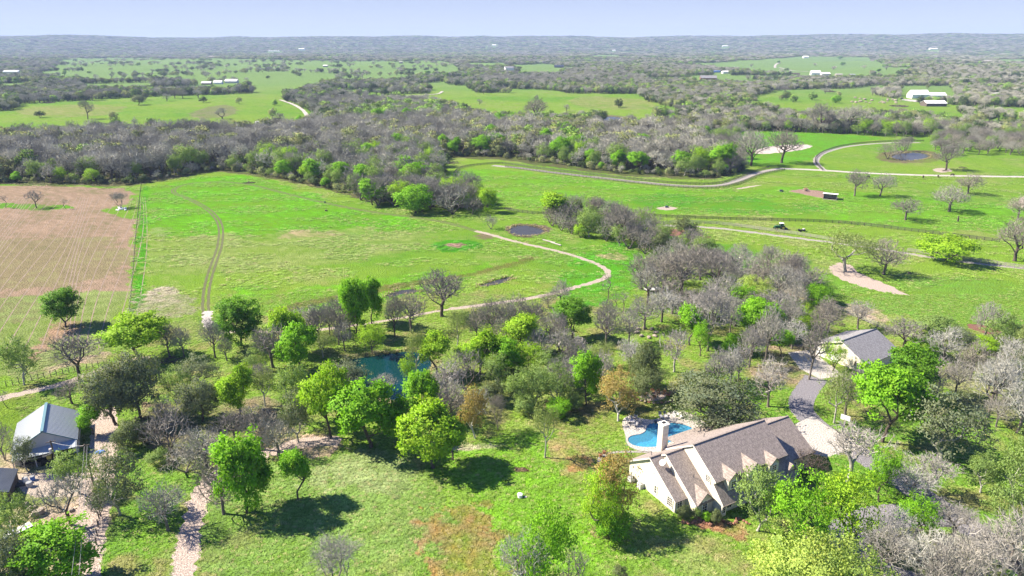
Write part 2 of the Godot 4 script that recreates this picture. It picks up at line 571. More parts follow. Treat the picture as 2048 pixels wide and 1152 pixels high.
var pool_shape: PackedVector2Array
func setting():
	# hollows with water
	var pond := pit([690, 716, 760, 706, 830, 697, 866, 705, 868, 730, 850, 752, 832, 778, 822, 800, 790, 806, 730, 790, 690, 770, 660, 745, 668, 725], 1.6)
	var puddle := pit([1012, 457, 1035, 449, 1065, 450, 1090, 458, 1094, 466, 1060, 472, 1025, 472], 0.7)
	var ditch := pit([945, 574, 985, 561, 1015, 553, 1030, 553, 1020, 559, 1000, 567, 970, 573], 1.1)
	var ditch2 := pit([765, 592, 800, 578, 838, 577, 840, 583, 800, 590, 772, 595], 1.1)
	var stock := pit([1778, 311, 1800, 305, 1840, 304, 1866, 311, 1850, 319, 1805, 322, 1786, 318], 0.9)
	var river := pit([1075, 246, 1130, 238, 1190, 233, 1235, 232, 1250, 238, 1220, 250, 1160, 256, 1100, 254], 0.9)
	# colours that the plants and soils themselves have
	var brown := [0.30, 0.215, 0.165]
	area([-360, 372, 100, 372, 255, 378, 264, 392, 258, 408, 205, 420, 232, 430, 268, 440, 264, 520, 257, 590, 180, 600, 60, 640, -360, 680], brown, 1.0, 1.5, false)
	area([-360, 600, 256, 590, 252, 640, 215, 690, 160, 740, -360, 760], [0.205, 0.255, 0.09], 0.95, 3.0, false)
	area([-340, 500, 60, 470, 258, 480, 262, 540, 150, 575, -340, 600], [0.21, 0.195, 0.10], 0.6, 4.0)
	area([-360, 404, 60, 406, 150, 412, 140, 420, 60, 418, -360, 414], [0.10, 0.25, 0.02], 0.9)
	area([85, 668, 120, 640, 170, 640, 175, 660, 140, 672, 100, 690, 80, 720, 62, 720], [0.30, 0.20, 0.15], 0.8)
	area([284, 370, 300, 370, 292, 440, 290, 530, 282, 640, 264, 640, 272, 530, 278, 440], [0.07, 0.26, 0.012])
	area([280, 372, 440, 350, 520, 352, 640, 395, 740, 428, 900, 450, 700, 470, 480, 480, 300, 470, 285, 420], [0.11, 0.31, 0.014], 0.75, 3.0)
	area([288, 470, 420, 480, 560, 462, 760, 452, 900, 480, 760, 520, 560, 540, 400, 545, 290, 560], [0.21, 0.27, 0.08], 0.62, 4.0)
	area([280, 590, 330, 580, 400, 585, 405, 625, 340, 632, 280, 628], [0.36, 0.32, 0.24], 0.75, 3.0)
	area([300, 455, 345, 452, 350, 478, 300, 482], [0.34, 0.29, 0.20], 0.35, 3.0)
	area([560, 465, 700, 458, 690, 472, 560, 480], [0.36, 0.27, 0.18], 0.45, 3.0)
	area([440, 560, 640, 580, 700, 565, 900, 540, 1000, 525, 960, 555, 800, 600, 620, 640, 480, 640], [0.125, 0.30, 0.018], 0.6, 3.0)
	area([520, 622, 640, 596, 780, 570, 940, 548, 1060, 516, 1090, 515, 960, 552, 780, 582, 640, 610, 560, 630], [0.13, 0.135, 0.04], 0.7, 1.0)
	area([860, 488, 900, 480, 960, 482, 970, 494, 910, 504, 870, 500], [0.06, 0.24, 0.012])
	area([885, 490, 905, 487, 932, 489, 925, 495, 900, 497], [0.26, 0.17, 0.13])
	area([1010, 470, 1060, 476, 1110, 463, 1098, 452, 1060, 446, 1015, 448], [0.14, 0.11, 0.09])
	area([950, 470, 985, 468, 992, 478, 955, 480], [0.17, 0.14, 0.09], 0.8)
	area([1110, 560, 1200, 480, 1300, 500, 1290, 560, 1240, 600, 1150, 640], [0.075, 0.27, 0.014], 0.7, 3.0)
	area([1195, 508, 1255, 505, 1260, 522, 1200, 520], [0.32, 0.26, 0.15], 0.6)
	# right-hand pastures
	area([900, 340, 1000, 338, 1250, 370, 1440, 385, 1600, 370, 1900, 400, 2150, 430, 2150, 470, 1900, 465, 1600, 435, 1250, 425, 1000, 415, 880, 380], [0.12, 0.30, 0.018], 0.6, 3.0)
	area([1280, 385, 1560, 400, 1700, 420, 1500, 430, 1250, 415], [0.06, 0.225, 0.016], 0.45, 4.0)
	area([1270, 470, 1600, 500, 1640, 560, 1500, 540, 1330, 500], [0.085, 0.245, 0.025], 0.6, 4.0)
	area([1560, 560, 1800, 560, 2150, 540, 2150, 680, 1900, 650, 1700, 620], [0.12, 0.255, 0.03], 0.6, 4.0)
	area([1425, 263, 1560, 262, 1700, 270, 1780, 276, 1700, 286, 1630, 320, 1560, 333, 1480, 330, 1425, 300], [0.105, 0.285, 0.02], 0.85)
	area([1560, 440, 1900, 478, 2150, 500, 2150, 540, 1900, 515, 1640, 475], [0.17, 0.30, 0.03], 0.6, 3.0)
	# lawns round the house
	area([300, 1180, 430, 960, 640, 910, 850, 900, 900, 1000, 850, 1180], [0.165, 0.265, 0.06], 0.7, 2.5)
	area([600, 930, 800, 905, 850, 960, 760, 1040, 620, 1000], [0.22, 0.28, 0.11], 0.6, 3.0)
	area([840, 900, 1000, 860, 1150, 880, 1250, 1000, 1240, 1090, 1180, 1180, 1030, 1180, 1000, 1040, 900, 960], [0.14, 0.30, 0.02], 0.75, 2.5)
	area([900, 985, 960, 1000, 1010, 1060, 1000, 1180, 860, 1180, 850, 1080], [0.27, 0.155, 0.06], 0.6, 4.0)
	area([840, 1030, 900, 1040, 900, 1160, 840, 1140], [0.24, 0.18, 0.09], 0.4, 4.0)
	area([1085, 880, 1150, 860, 1200, 900, 1180, 945, 1120, 940, 1100, 915], [0.33, 0.22, 0.12], 0.5, 2.5)
	area([1130, 910, 1180, 908, 1190, 935, 1140, 940], [0.34, 0.16, 0.08], 0.6, 1.0)
	area([1028, 944, 1040, 941, 1052, 944, 1050, 951, 1036, 953], [0.10, 0.06, 0.045])
	area([1380, 1040, 1450, 1030, 1500, 1045, 1500, 1085, 1420, 1060], [0.30, 0.15, 0.09], 0.8)
	area([1180, 1040, 1260, 1030, 1240, 1080, 1180, 1080], [0.17, 0.12, 0.07], 0.6)
	area([570, 900, 620, 865, 690, 870, 690, 900, 640, 920], [0.46, 0.34, 0.26], 0.8, 1.5)
	area([880, 880, 980, 885, 1000, 900, 900, 905], [0.42, 0.36, 0.28], 0.6, 1.5)
	area([280, 800, 560, 790, 640, 860, 560, 930, 430, 950, 330, 930, 270, 880], [0.22, 0.165, 0.12], 0.6, 2.5)
	area([1080, 820, 1240, 790, 1350, 780, 1350, 820, 1240, 850, 1130, 870], [0.19, 0.15, 0.07], 0.5, 2.0)
	area([930, 700, 1050, 700, 1200, 720, 1200, 800, 1000, 800, 920, 780], [0.17, 0.20, 0.06], 0.6, 2.5)
	area([1500, 700, 1640, 690, 1640, 760, 1560, 770, 1500, 750], [0.28, 0.21, 0.15], 0.65, 2.0)
	area([1640, 1060, 1760, 1020, 1900, 1060, 2000, 1180, 1700, 1200], [0.19, 0.165, 0.12], 0.75, 2.0)
	area([1870, 660, 2150, 680, 2150, 860, 1960, 850, 1880, 760], [0.20, 0.21, 0.10], 0.6, 2.5)
	area([0, 850, 170, 980, 200, 1180, -200, 1180, -200, 900], [0.33, 0.26, 0.2], 0.6, 2.0)
	area([40, 1000, 150, 1010, 170, 1060, 60, 1100, 0, 1060], [0.42, 0.33, 0.26], 0.7, 1.5)
	area([-100, 800, 120, 790, 60, 830, 20, 920, -100, 940], [0.14, 0.22, 0.03], 0.8, 2.0)
	area([60, 735, 180, 720, 230, 700, 215, 728, 120, 745], [0.38, 0.28, 0.22], 0.5, 2.0)
	area([1480, 545, 1620, 570, 1640, 600, 1560, 590], [0.40, 0.29, 0.24], 0.8, 2.0)
	area([1670, 600, 1730, 612, 1790, 640, 1760, 655, 1690, 625], [0.44, 0.34, 0.26], 0.65, 2.0)
	area([1750, 310, 1790, 300, 1850, 299, 1895, 312, 1860, 326, 1795, 328, 1755, 320], [0.15, 0.12, 0.08], 0.75, 1.5)
	area([1080, 238, 1190, 229, 1250, 231, 1260, 240, 1170, 260, 1070, 256], [0.16, 0.14, 0.10], 0.8, 2.0)
	area([650, 742, 690, 708, 760, 698, 835, 690, 880, 703, 880, 735, 850, 775, 835, 810, 780, 812, 700, 790], [0.25, 0.22, 0.13], 0.75, 1.5)
	# under the creek woodland
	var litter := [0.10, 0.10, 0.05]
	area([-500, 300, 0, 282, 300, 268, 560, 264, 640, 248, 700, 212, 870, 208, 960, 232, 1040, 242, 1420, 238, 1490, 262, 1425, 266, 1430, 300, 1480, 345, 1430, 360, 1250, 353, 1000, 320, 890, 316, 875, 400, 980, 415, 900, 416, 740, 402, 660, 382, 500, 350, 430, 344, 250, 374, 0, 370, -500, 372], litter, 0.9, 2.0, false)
	# far country: grass is what is left when the far woods are laid over it
	area([380, 222, 462, 205, 482, 232, 380, 240], [0.185, 0.19, 0.10], 0.9, 3.0)
	area([40, 215, 190, 208, 270, 215, 200, 235, 30, 232], [0.24, 0.24, 0.10], 0.6, 3.0)
	area([1150, 192, 1280, 196, 1330, 215, 1240, 222, 1130, 210], [0.24, 0.24, 0.10], 0.55, 3.0)
	for a in [[-400, 225, 30, 222, 40, 208, 180, 200, 330, 192, 430, 190, 560, 184, 575, 205, 625, 225, 640, 247, 560, 268, 300, 274, 0, 290, -400, 300],
			[60, 152, 110, 140, 120, 119, 330, 116, 500, 118, 640, 122, 760, 121, 880, 122, 910, 138, 940, 149, 850, 156, 800, 164, 640, 169, 560, 176, 480, 171, 400, 170, 330, 162, 200, 166, 130, 162],
			[150, 168, 300, 165, 310, 181, 180, 184], [0, 168, 60, 164, 100, 172, 60, 180, 0, 182], [930, 128, 1010, 126, 1010, 132, 940, 134], [1180, 112, 1240, 110, 1240, 116, 1190, 117], [300, 176, 400, 172, 480, 175, 470, 184, 330, 186], [1020, 146, 1060, 143, 1130, 146, 1120, 152, 1040, 152], [640, 182, 760, 178, 840, 184, 700, 192],
			[640, 204, 700, 195, 760, 190, 870, 186, 1020, 186, 1270, 188, 1300, 205, 1375, 222, 1340, 232, 1200, 236, 1090, 244, 980, 244, 900, 216, 840, 206, 760, 203],
			[1375, 126, 1480, 122, 1640, 113, 1740, 115, 1760, 130, 1830, 141, 1790, 149, 1600, 149, 1560, 151, 1500, 146, 1420, 136],
			[1502, 195, 1560, 180, 1700, 177, 1760, 170, 1790, 180, 1740, 190, 1830, 205, 1860, 222, 1720, 238, 1600, 238, 1510, 218],
			[1905, 168, 2110, 170, 2110, 177, 1920, 177], [1990, 120, 2100, 119, 2100, 128, 2000, 128], [1900, 244, 2100, 243, 2100, 260, 1930, 260],
			[1425, 263, 1560, 262, 1700, 270, 1850, 276, 2120, 284, 2120, 330, 1640, 345, 1500, 352, 1480, 330, 1425, 300],
			[390, 168, 500, 172, 470, 180, 395, 182], [1020, 130, 1100, 128, 1130, 140, 1040, 146], [1370, 152, 1600, 152, 1840, 150, 1840, 157, 1600, 160, 1380, 160], [1790, 172, 1900, 172, 1920, 205, 1800, 208], [1290, 156, 1380, 155, 1400, 163, 1300, 164]]:
		keep_out.append([plan(a), 0.03 if a[0] == 60 else 0.004])
	# the pool's outline, sunk through the ground
	pool_shape = rounded(plan([1254, 883, 1259, 872, 1290, 868, 1294, 850, 1312, 846, 1350, 846, 1382, 854, 1390, 868, 1345, 882, 1328, 892, 1300, 896, 1268, 893]), 2)
	for o in [put("ground", ground_mesh(Geometry2D.offset_polygon(pool_shape, 0.5)[0]), M.ground)]:
		tag(o, "", "", "", "structure")
	for a in [["pond_water", pond, "pond", -0.35], ["puddle_water", puddle, "creek", -0.2], ["ditch_water", ditch, "creek", -0.16], ["ditch_water", ditch2, "creek", -0.16], ["stock_pond_water", stock, "creek", -0.25], ["creek_water", river, "creek", -0.3]]:
		tag(put(a[0], sheet(a[1], a[3]).mesh(), M[a[2]]), "", "", "", "structure")
	# tracks, roads and bare soil
	road("dirt_track", [950, 462, 985, 470, 1020, 481, 1060, 490, 1110, 501, 1150, 512, 1185, 524, 1208, 535, 1218, 544, 1212, 556, 1185, 566, 1140, 577, 1090, 592, 1000, 606, 900, 618], 2.3, "dirt", 0.02, 0.45)
	road("dirt_track", [905, 617.5, 860, 625, 800, 636, 720, 650, 640, 660, 540, 664, 440, 664], 1.5, "dirt", 0.017, 0.7)
	var rut := path_line([955, 463, 900, 446, 840, 436, 740, 424, 640, 404, 560, 384, 500, 368, 440, 363, 380, 366, 348, 376, 345, 386, 380, 398, 420, 420, 443, 448, 441, 490, 426, 530, 414, 570, 410, 610, 414, 640])
	for k in Geometry2D.offset_polyline(rut, 2.0): clear.append([k, bbox(k)])
	for k in [-0.8, 0.8]:
		tag(put("grass_track", strip(rut, 0.9, 0.014, 0.3, null, k).mesh(), M.track), "", "", "", "structure")
	road("chalk_ford", [413, 622, 415, 640, 420, 655], 2.6, "white_road", 0.018, 0.8)
	road("foot_path", [366, 1175, 370, 1140, 373, 1100, 382, 1050, 394, 1005, 408, 978, 428, 955, 470, 925, 540, 905, 620, 880, 680, 885], 3.6, "pinkdirt", 0.02, 0.4)
	road("gravel_drive", [150, 1190, 168, 1120, 178, 1060, 190, 1000, 202, 950, 207, 900, 210, 860, 205, 820], 5.2, "pinkdirt", 0.016, 0.25)
	road("farm_track", [-120, 830, 0, 797, 60, 783, 130, 768, 190, 745, 250, 722, 300, 715], 2.6, "dirt", 0.02, 0.3)
	blot("barn_yard", [40, 940, 120, 950, 190, 940, 195, 985, 110, 1000, 30, 985], "dirt")
	road("asphalt_drive", [1632, 755, 1618, 775, 1604, 795, 1600, 815, 1612, 832, 1632, 850, 1668, 880, 1720, 908, 1775, 945, 1840, 988, 1920, 1042, 2000, 1098, 2100, 1170], 5.2, "asphalt", 0.02, 0.03)
	road("turning_circle", [1900, 1032, 1820, 1028, 1750, 1035, 1700, 1055, 1690, 1085, 1720, 1120, 1790, 1160, 1900, 1190], 6.0, "asphalt", 0.016, 0.03)
	tag(put("concrete_pad", sheet(plan([1590, 848, 1626, 832, 1648, 849, 1712, 882, 1707, 895, 1655, 915, 1625, 908, 1605, 880]), 0.026).mesh(), M.concrete), "", "", "", "structure")
	tag(put("concrete_apron", sheet(plan([1575, 705, 1622, 700, 1660, 730, 1690, 752, 1640, 758, 1600, 738]), 0.026).mesh(), M.concrete), "", "", "", "structure")
	road("arena_road", [985, 331, 1050, 337, 1100, 344, 1180, 353, 1250, 361, 1345, 371, 1430, 374, 1475, 362, 1515, 345, 1560, 337], 5.0, "gravel", 0.02, 0.2)
	road("ranch_road", [1560, 337, 1640, 340, 1720, 346, 1850, 351, 2070, 354], 5.2, "white_road", 0.024, 0.2)
	road("ranch_road", [1650, 342, 1632, 328, 1632, 315, 1655, 302, 1700, 291, 1780, 285, 1840, 285], 4.0, "gravel", 0.018, 0.3)
	road("fence_lane", [1290, 452, 1340, 451, 1430, 455, 1520, 467, 1640, 482, 1760, 498, 1880, 518, 1980, 530, 2080, 540], 3.0, "gravel", 0.018, 0.5)
	blot("riding_arena", [1500, 302, 1540, 292, 1600, 288, 1630, 291, 1610, 299, 1560, 306, 1515, 308], "sand")
	blot("bare_soil", [1650, 536, 1675, 526, 1706, 530, 1712, 545, 1770, 566, 1815, 588, 1800, 592, 1735, 577, 1680, 560], "pinkdirt")
	blot("bare_soil", [1325, 462, 1345, 456, 1390, 466, 1432, 476, 1400, 478, 1340, 473], "reddirt")
	blot("bare_soil", [1925, 650, 1950, 646, 2005, 662, 2012, 672, 1960, 666], "reddirt")
	blot("bare_soil", [1310, 416, 1330, 412, 1358, 415, 1345, 421, 1320, 420], "dirt")
	blot("bare_soil", [1570, 382, 1600, 378, 1640, 380, 1655, 388, 1680, 396, 1668, 401, 1640, 396, 1600, 387], "reddirt2")
	blot("bare_soil", [1465, 378, 1500, 372, 1530, 369, 1510, 373, 1485, 378], "dirt")
	blot("bare_soil", [1860, 338, 1890, 335, 1910, 342, 1880, 347], "dirt")
	blot("bare_soil", [2036, 398, 2060, 386, 2060, 414, 2036, 416], "dirt")
	road("valley_road", [560, 200, 590, 210, 612, 225, 614, 236], 4.5, "white_road")
	road("valley_road", [640, 207, 650, 203, 700, 197, 780, 192, 875, 190, 885, 183], 5.0, "white_road")
	road("valley_road", [270, 262, 360, 262, 450, 260, 520, 257], 5.5, "white_road")
	road("hill_road", [1640, 145, 1600, 143, 1570, 139, 1548, 135, 1552, 128, 1560, 125], 8.0, "white_road")
	road("hill_road", [1250, 113, 1320, 110, 1380, 110], 10.0, "white_road")
	road("hill_road", [1905, 173, 2000, 172, 2100, 173], 5.0, "white_road")
	blot("farm_yard", [1570, 150, 1640, 146, 1720, 147, 1760, 152, 1700, 158, 1600, 156], "white_road", 0.5)
	blot("farm_yard", [1800, 196, 1850, 192, 1890, 200, 1870, 206, 1810, 203], "white_road", 0.5)
	blot("farm_yard", [1060, 140, 1120, 138, 1130, 144, 1080, 148], "white_road", 0.5)
	for a in [[1590, 848, 1626, 832, 1648, 849, 1712, 882, 1707, 895, 1655, 915, 1625, 908, 1605, 880], [1575, 705, 1622, 700, 1660, 730, 1690, 752, 1640, 758, 1600, 738], [1246, 838, 1300, 838, 1350, 822, 1420, 852, 1400, 875, 1330, 903, 1268, 899, 1252, 880], [1348, 1026, 1444, 1037, 1610, 960, 1640, 870, 1450, 840, 1256, 950]]:
		var p := plan(a)
		clear.append([p, bbox(p)])
	for a in [[-360, 372, 255, 378, 264, 392, 258, 408, 268, 440, 262, 540, 252, 640, 215, 690, -360, 720]]:
		var p := plan(a)
		clear.append([p, bbox(p)])
	# pale cut stalks in long rows over the brown field, and tufts left in rows on the meadow
	var b := Mb.new()
	for k in 62:
		var x0 := -8.0 - k * 2.9
		var line := PackedVector2Array()
		for j in 26:
			var t := j / 25.0
			var z := -352.0 + 190.0 * t
			line.append(Vector2(x0 - 175.0 + (z + 330.0) * 0.545 + 3.0 * sin(z * 0.02 + k * 0.6) + 8.0 * sin(z * 0.011), z))
		strip(line, 0.26, 0.012, 0.6, b)
	tag(put("straw_rows", b.mesh(), M.straw), "", "", "", "stuff")


# ================================================================ buildings
func gable_body(sec: Array, u0: float, u1: float) -> Mb:        # cross-section [v, h ...] (counter-clockwise seen from +u ... any order) swept along u
	var b := Mb.new()
	var p := PackedVector2Array()
	for i in range(0, sec.size(), 2): p.append(Vector2(sec[i], sec[i + 1]))
	var t := Geometry2D.triangulate_polygon(p)
	for i in range(0, t.size(), 3):
		var q := [p[t[i]], p[t[i + 1]], p[t[i + 2]]]
		if (q[1] - q[0]).cross(q[2] - q[0]) < 0: q = [q[0], q[2], q[1]]
		b.tri(Vector3(u0, q[0].y, -q[0].x), Vector3(u0, q[1].y, -q[1].x), Vector3(u0, q[2].y, -q[2].x))
		b.tri(Vector3(u1, q[0].y, -q[0].x), Vector3(u1, q[2].y, -q[2].x), Vector3(u1, q[1].y, -q[1].x))
	for i in p.size():
		var a := p[i]
		var c := p[(i + 1) % p.size()]
		b.quad(Vector3(u0, a.y, -a.x), Vector3(u1, a.y, -a.x), Vector3(u1, c.y, -c.x), Vector3(u0, c.y, -c.x))
	return b

func roof_plane(u0: float, u1: float, va: float, ha: float, vb: float, hb: float, t := 0.2) -> Mb:   # rectangle between two horizontal edges
	var b := Mb.new()
	var up := 0.05
	var d := Vector3(0, -t, 0)
	var p := [Vector3(u0, ha + up, -va), Vector3(u1, ha + up, -va), Vector3(u1, hb + up, -vb), Vector3(u0, hb + up, -vb)]
	if vb < va:
		p = [p[3], p[2], p[1], p[0]]
	b.hexa([p[0] + d, p[1] + d, p[2] + d, p[3] + d, p[0], p[1], p[2], p[3]])
	return b

func window(parent: Node, at: Vector3, face: float, w: float, h: float, cols := 2, rows := 3, arched := false):   # face: turn about y of the outward normal from +z
	var holder := Basis(Vector3.UP, face)
	var f := Mb.new()
	for s in [-1.0, 1.0]:
		f.box(at + holder * Vector3(s * (w * 0.5 + 0.06), 0, 0.05), Vector3(0.12, h + 0.24, 0.12), holder)
		f.box(at + holder * Vector3(0, s * (h * 0.5 + 0.06), 0.05), Vector3(w, 0.12, 0.11), holder)
	if arched:
		var last := Vector3.ZERO
		for i in 9:
			var a := PI * i / 8.0
			var q := Vector3(cos(a) * (w * 0.5 + 0.06), h * 0.5 + 0.12 + sin(a) * w * 0.42, 0.05)
			if i > 0: f.bar(at + holder * last, at + holder * q, 0.07, 0.07, 4)
			last = q
	var frame := part("window", f, M.trim, parent)
	var g := Mb.new()
	g.box(at + holder * Vector3(0, 0, 0.012), Vector3(w, h, 0.03), holder)
	if arched:
		for i in 8:
			var a0 := PI * i / 8.0
			var a1 := PI * (i + 1) / 8.0
			g.tri(at + holder * Vector3(0, h * 0.5 + 0.12, 0.02), at + holder * Vector3(cos(a1) * w * 0.5, h * 0.5 + 0.12 + sin(a1) * w * 0.4, 0.02), at + holder * Vector3(cos(a0) * w * 0.5, h * 0.5 + 0.12 + sin(a0) * w * 0.4, 0.02))
	part("pane", g, M.glass, frame)
	for i in range(1, cols):
		var bars := Mb.new()
		bars.box(at + holder * Vector3(w * (float(i) / cols - 0.5), 0, 0.04), Vector3(0.045, h, 0.03), holder)
		part("glazing_bar", bars, M.trim, frame)
	for i in range(1, rows):
		var bars := Mb.new()
		bars.box(at + holder * Vector3(0, h * (float(i) / rows - 0.5), 0.043), Vector3(w, 0.045, 0.03), holder)
		part("glazing_bar", bars, M.trim, frame)

func fascia(parent: Node, a: Vector3, b: Vector3, m: Material, drop := 0.26, t := 0.06):
	var f := Mb.new()
	var d := (b - a)
	var side := d.cross(Vector3.UP).normalized() * t
	var dn := Vector3(0, -drop, 0)
	f.hexa([a + dn, b + dn, b + dn + side, a + dn + side, a, b, b + side, a + side] if true else [])
	part("fascia", f, m, parent)

func houses():
	# ---- the ranch house: three gabled wings that step up to the right, then a lower garage wing
	var A := gp(1348.7, 1026.3)
	var h := thing("ranch_house", "cream ranch house with stepped shingle gables, dormers and chimney beside the pool", "house", A, atan2(0.4818, 0.8763))
	part("wall", gable_body([0, 0, 0, 2.72, 6.8, 7.1, 12.4, 3.2, 12.4, 0], 0.0, 2.28), M.wall, h)
	part("wall", gable_body([-2.34, 0, -2.34, 2.68, 5.5, 7.8, 12.41, 3.2, 12.41, 0], 2.28, 6.07), M.wall, h)
	part("wall", gable_body([-2.5, 0, -2.5, 6.2, 3.05, 9.88, 12.42, 3.5, 12.42, 0], 6.07, 22.9), M.wall, h)
	part("wall", gable_body([-4.62, 0, -4.62, 2.9, -2.5, 5.15, -2.5, 0], 6.07, 7.2), M.wall, h)
	part("wall", gable_body([-3.9, 0, -3.9, 3.4, -2.5, 5.0, -2.5, 0], 7.2, 22.0), M.wall, h)
	part("wall", gable_body([-1.8, 0, -1.8, 3.75, 4.4, 7.6, 10.6, 3.9, 10.6, 0], 22.9, 31.2), M.wall, h)
	for r in [[-0.35, 2.28, -0.35, 2.52, 6.8, 7.15], [2.1, 6.07, -2.75, 2.42, 5.5, 7.85], [5.85, 23.2, -2.95, 5.95, 3.05, 9.95], [5.85, 24.4, -5.1, 2.6, -2.5, 5.28], [23.2, 31.6, -2.25, 3.55, 4.4, 7.66]]:
		part("roof", roof_plane(r[0], r[1], r[2], r[3], r[4], r[5]), M.roof, h)
	for r in [[-0.35, 2.28, 12.9, 2.95, 6.8, 7.15], [2.1, 6.07, 12.95, 2.95, 5.5, 7.85], [5.85, 23.2, 12.98, 3.2, 3.05, 9.95], [23.2, 31.6, 11.1, 3.6, 4.4, 7.66]]:
		part("roof", roof_plane(r[0], r[1], r[2], r[3], r[4], r[5]), M.roof, h)
	for r in [[-0.35, 2.28, 6.8, 7.15], [2.1, 6.07, 5.5, 7.85], [5.85, 23.2, 3.05, 9.95], [23.2, 31.6, 4.4, 7.66]]:
		var b := Mb.new()
		b.box(Vector3((r[0] + r[1]) * 0.5, r[3] + 0.06, -r[2]), Vector3(r[1] - r[0] + 0.02, 0.1, 0.34))
		part("ridge_cap", b, M.roof, h)
	for r in [[-0.36, -0.35, 2.5, 6.8, 7.13], [-0.36, 12.9, 2.95, 6.8, 7.13], [2.09, -2.75, 2.4, 5.5, 7.83], [5.84, -2.95, 5.93, 3.05, 9.93], [5.84, -5.1, 2.6, -2.5, 5.26], [2.09, 12.95, 2.95, 5.5, 7.83], [5.84, 12.98, 3.2, 3.05, 9.93]]:
		fascia(h, Vector3(r[0], r[2], -r[1]), Vector3(r[0], r[4], -r[3]), M.trim)
	for r in [[-0.35, 2.28, -0.37, 2.52], [2.28, 6.0, -2.77, 2.42], [6.0, 23.2, -2.97, 5.95], [6.0, 24.4, -5.12, 2.6], [23.2, 31.6, -2.27, 3.55]]:
		var b := Mb.new()
		b.box(Vector3((r[0] + r[1]) * 0.5, r[3] - 0.06, -r[2] + 0.03), Vector3(r[1] - r[0], 0.16, 0.12))
		part("gutter", b, M.roof, h)
	# dormers: [middle u, half width, ridge height, where the ridge meets the roof]
	for d in [[9.15, 1.4, 7.5, -0.7], [14.1, 1.75, 7.75, -0.25], [18.95, 1.4, 7.25, -0.95]]:
		var dm := Mb.new()
		var vf := -3.75
		var he: float = d[2] - d[1] * 0.9
		dm.hexa([Vector3(d[0] - d[1] + 0.25, 3.2, -vf), Vector3(d[0] + d[1] - 0.25, 3.2, -vf), Vector3(d[0] + d[1] - 0.25, 3.2, 2.0), Vector3(d[0] - d[1] + 0.25, 3.2, 2.0), Vector3(d[0] - d[1] + 0.25, he, -vf), Vector3(d[0] + d[1] - 0.25, he, -vf), Vector3(d[0] + d[1] - 0.25, he, 2.0), Vector3(d[0] - d[1] + 0.25, he, 2.0)])
		dm.tri(Vector3(d[0] - d[1] + 0.25, he, -vf), Vector3(d[0], d[2] - 0.2, -vf), Vector3(d[0] + d[1] - 0.25, he, -vf))
		var dn := part("dormer", dm, M.wall, h)
		for s in [-1.0, 1.0]:
			var rf := Mb.new()
			var e := Vector3(d[0] + s * d[1], he - 0.06, -vf + 0.3)
			var eb := Vector3(d[0] + s * d[1], he - 0.06, 2.6)
			var rb := Vector3(d[0], d[2], -d[3] - 0.4)
			var ra := Vector3(d[0], d[2], -vf + 0.3)
			if s < 0: rf.slab(e, ra, rb, eb, 0.14)
			else: rf.slab(ra, e, eb, rb, 0.14)
			part("dormer_roof", rf, M.roof, dn)
		window(h, Vector3(d[0], 5.0, -vf), 0.0, 1.0, 1.35)
	# the entrance gable over the middle wing and the small one at the right
	for d in [[4.2, 1.95, 4.42, -2.95, 0.4, 2.55], [22.9, 1.75, 4.95, -4.6, -1.2, 3.2]]:
		var g := gable_body([0, 0, 0, 1, 1, 1], 0, 0.01)
		g = Mb.new()
		var a := Vector3(d[0] - d[1] + 0.15, 0, -d[3] - 0.35)
		var c := Vector3(d[0] + d[1] - 0.15, 0, -d[3] - 0.35)
		var back := Vector3(0, 0, -1.6)
		g.hexa([a, c, c + back, a + back, a + Vector3(0, d[5], 0), c + Vector3(0, d[5], 0), c + Vector3(0, d[5], -1.6), a + Vector3(0, d[5], -1.6)])
		g.tri(a + Vector3(0, d[5], 0), Vector3(d[0], d[2] - 0.18, a.z), c + Vector3(0, d[5], 0))
		var gn := part("entrance_gable", g, M.wall, h)
		for s in [-1.0, 1.0]:
			var rf := Mb.new()
			var e := Vector3(d[0] + s * d[1], d[5] - 0.05, -d[3])
			var eb := Vector3(d[0] + s * d[1], d[5] - 0.05, -d[4] + 1.2)
			var ra := Vector3(d[0], d[2], -d[3])
			var rb := Vector3(d[0], d[2], -d[4] - 0.2)
			if s < 0: rf.slab(e, ra, rb, eb, 0.16)
			else: rf.slab(ra, e, eb, rb, 0.16)
			part("gable_roof", rf, M.roof, gn)
	window(h, Vector3(4.2, 1.35, 2.6), 0.0, 0.95, 1.7, 2, 3, true)
	window(h, Vector3(0.95, 1.5, 0.0), 0.0, 1.0, 1.6)
	window(h, Vector3(0.0, 1.5, -1.25), -PI / 2, 1.2, 1.75, 3, 4)
	window(h, Vector3(0.0, 1.6, -5.0), -PI / 2, 0.5, 1.5, 1, 3)
	window(h, Vector3(6.07, 5.5, 1.0), -PI / 2, 0.95, 1.3, 3, 4)
	window(h, Vector3(6.55, 1.4, 4.62), 0.0, 0.75, 1.4)
	for x in [8.6, 11.4, 16.6, 19.4]: window(h, Vector3(x, 1.5, 3.9), 0.0, 1.0, 1.7)
	window(h, Vector3(26.8, 1.6, 1.8), 0.0, 1.2, 1.4)
	var b := Mb.new()
	b.box(Vector3(14.0, 1.1, 3.92), Vector3(1.1, 2.2, 0.08))
	part("door", b, M.wood, h)
	# chimney with a cap
	b = Mb.new()
	b.box(Vector3(5.85, 6.9, -10.65), Vector3(1.35, 6.4, 1.3))
	var ch := part("chimney", b, M.wall, h)
	b = Mb.new()
	b.box(Vector3(5.85, 10.16, -10.65), Vector3(1.6, 0.16, 1.55))
	b.box(Vector3(5.85, 10.3, -10.65), Vector3(1.2, 0.14, 1.15))
	part("chimney_cap", b, M.trim, ch)
	b = Mb.new()
	b.box(Vector3(5.85, 10.38, -10.65), Vector3(0.8, 0.05, 0.7))
	part("flue", b, M.dark, ch)
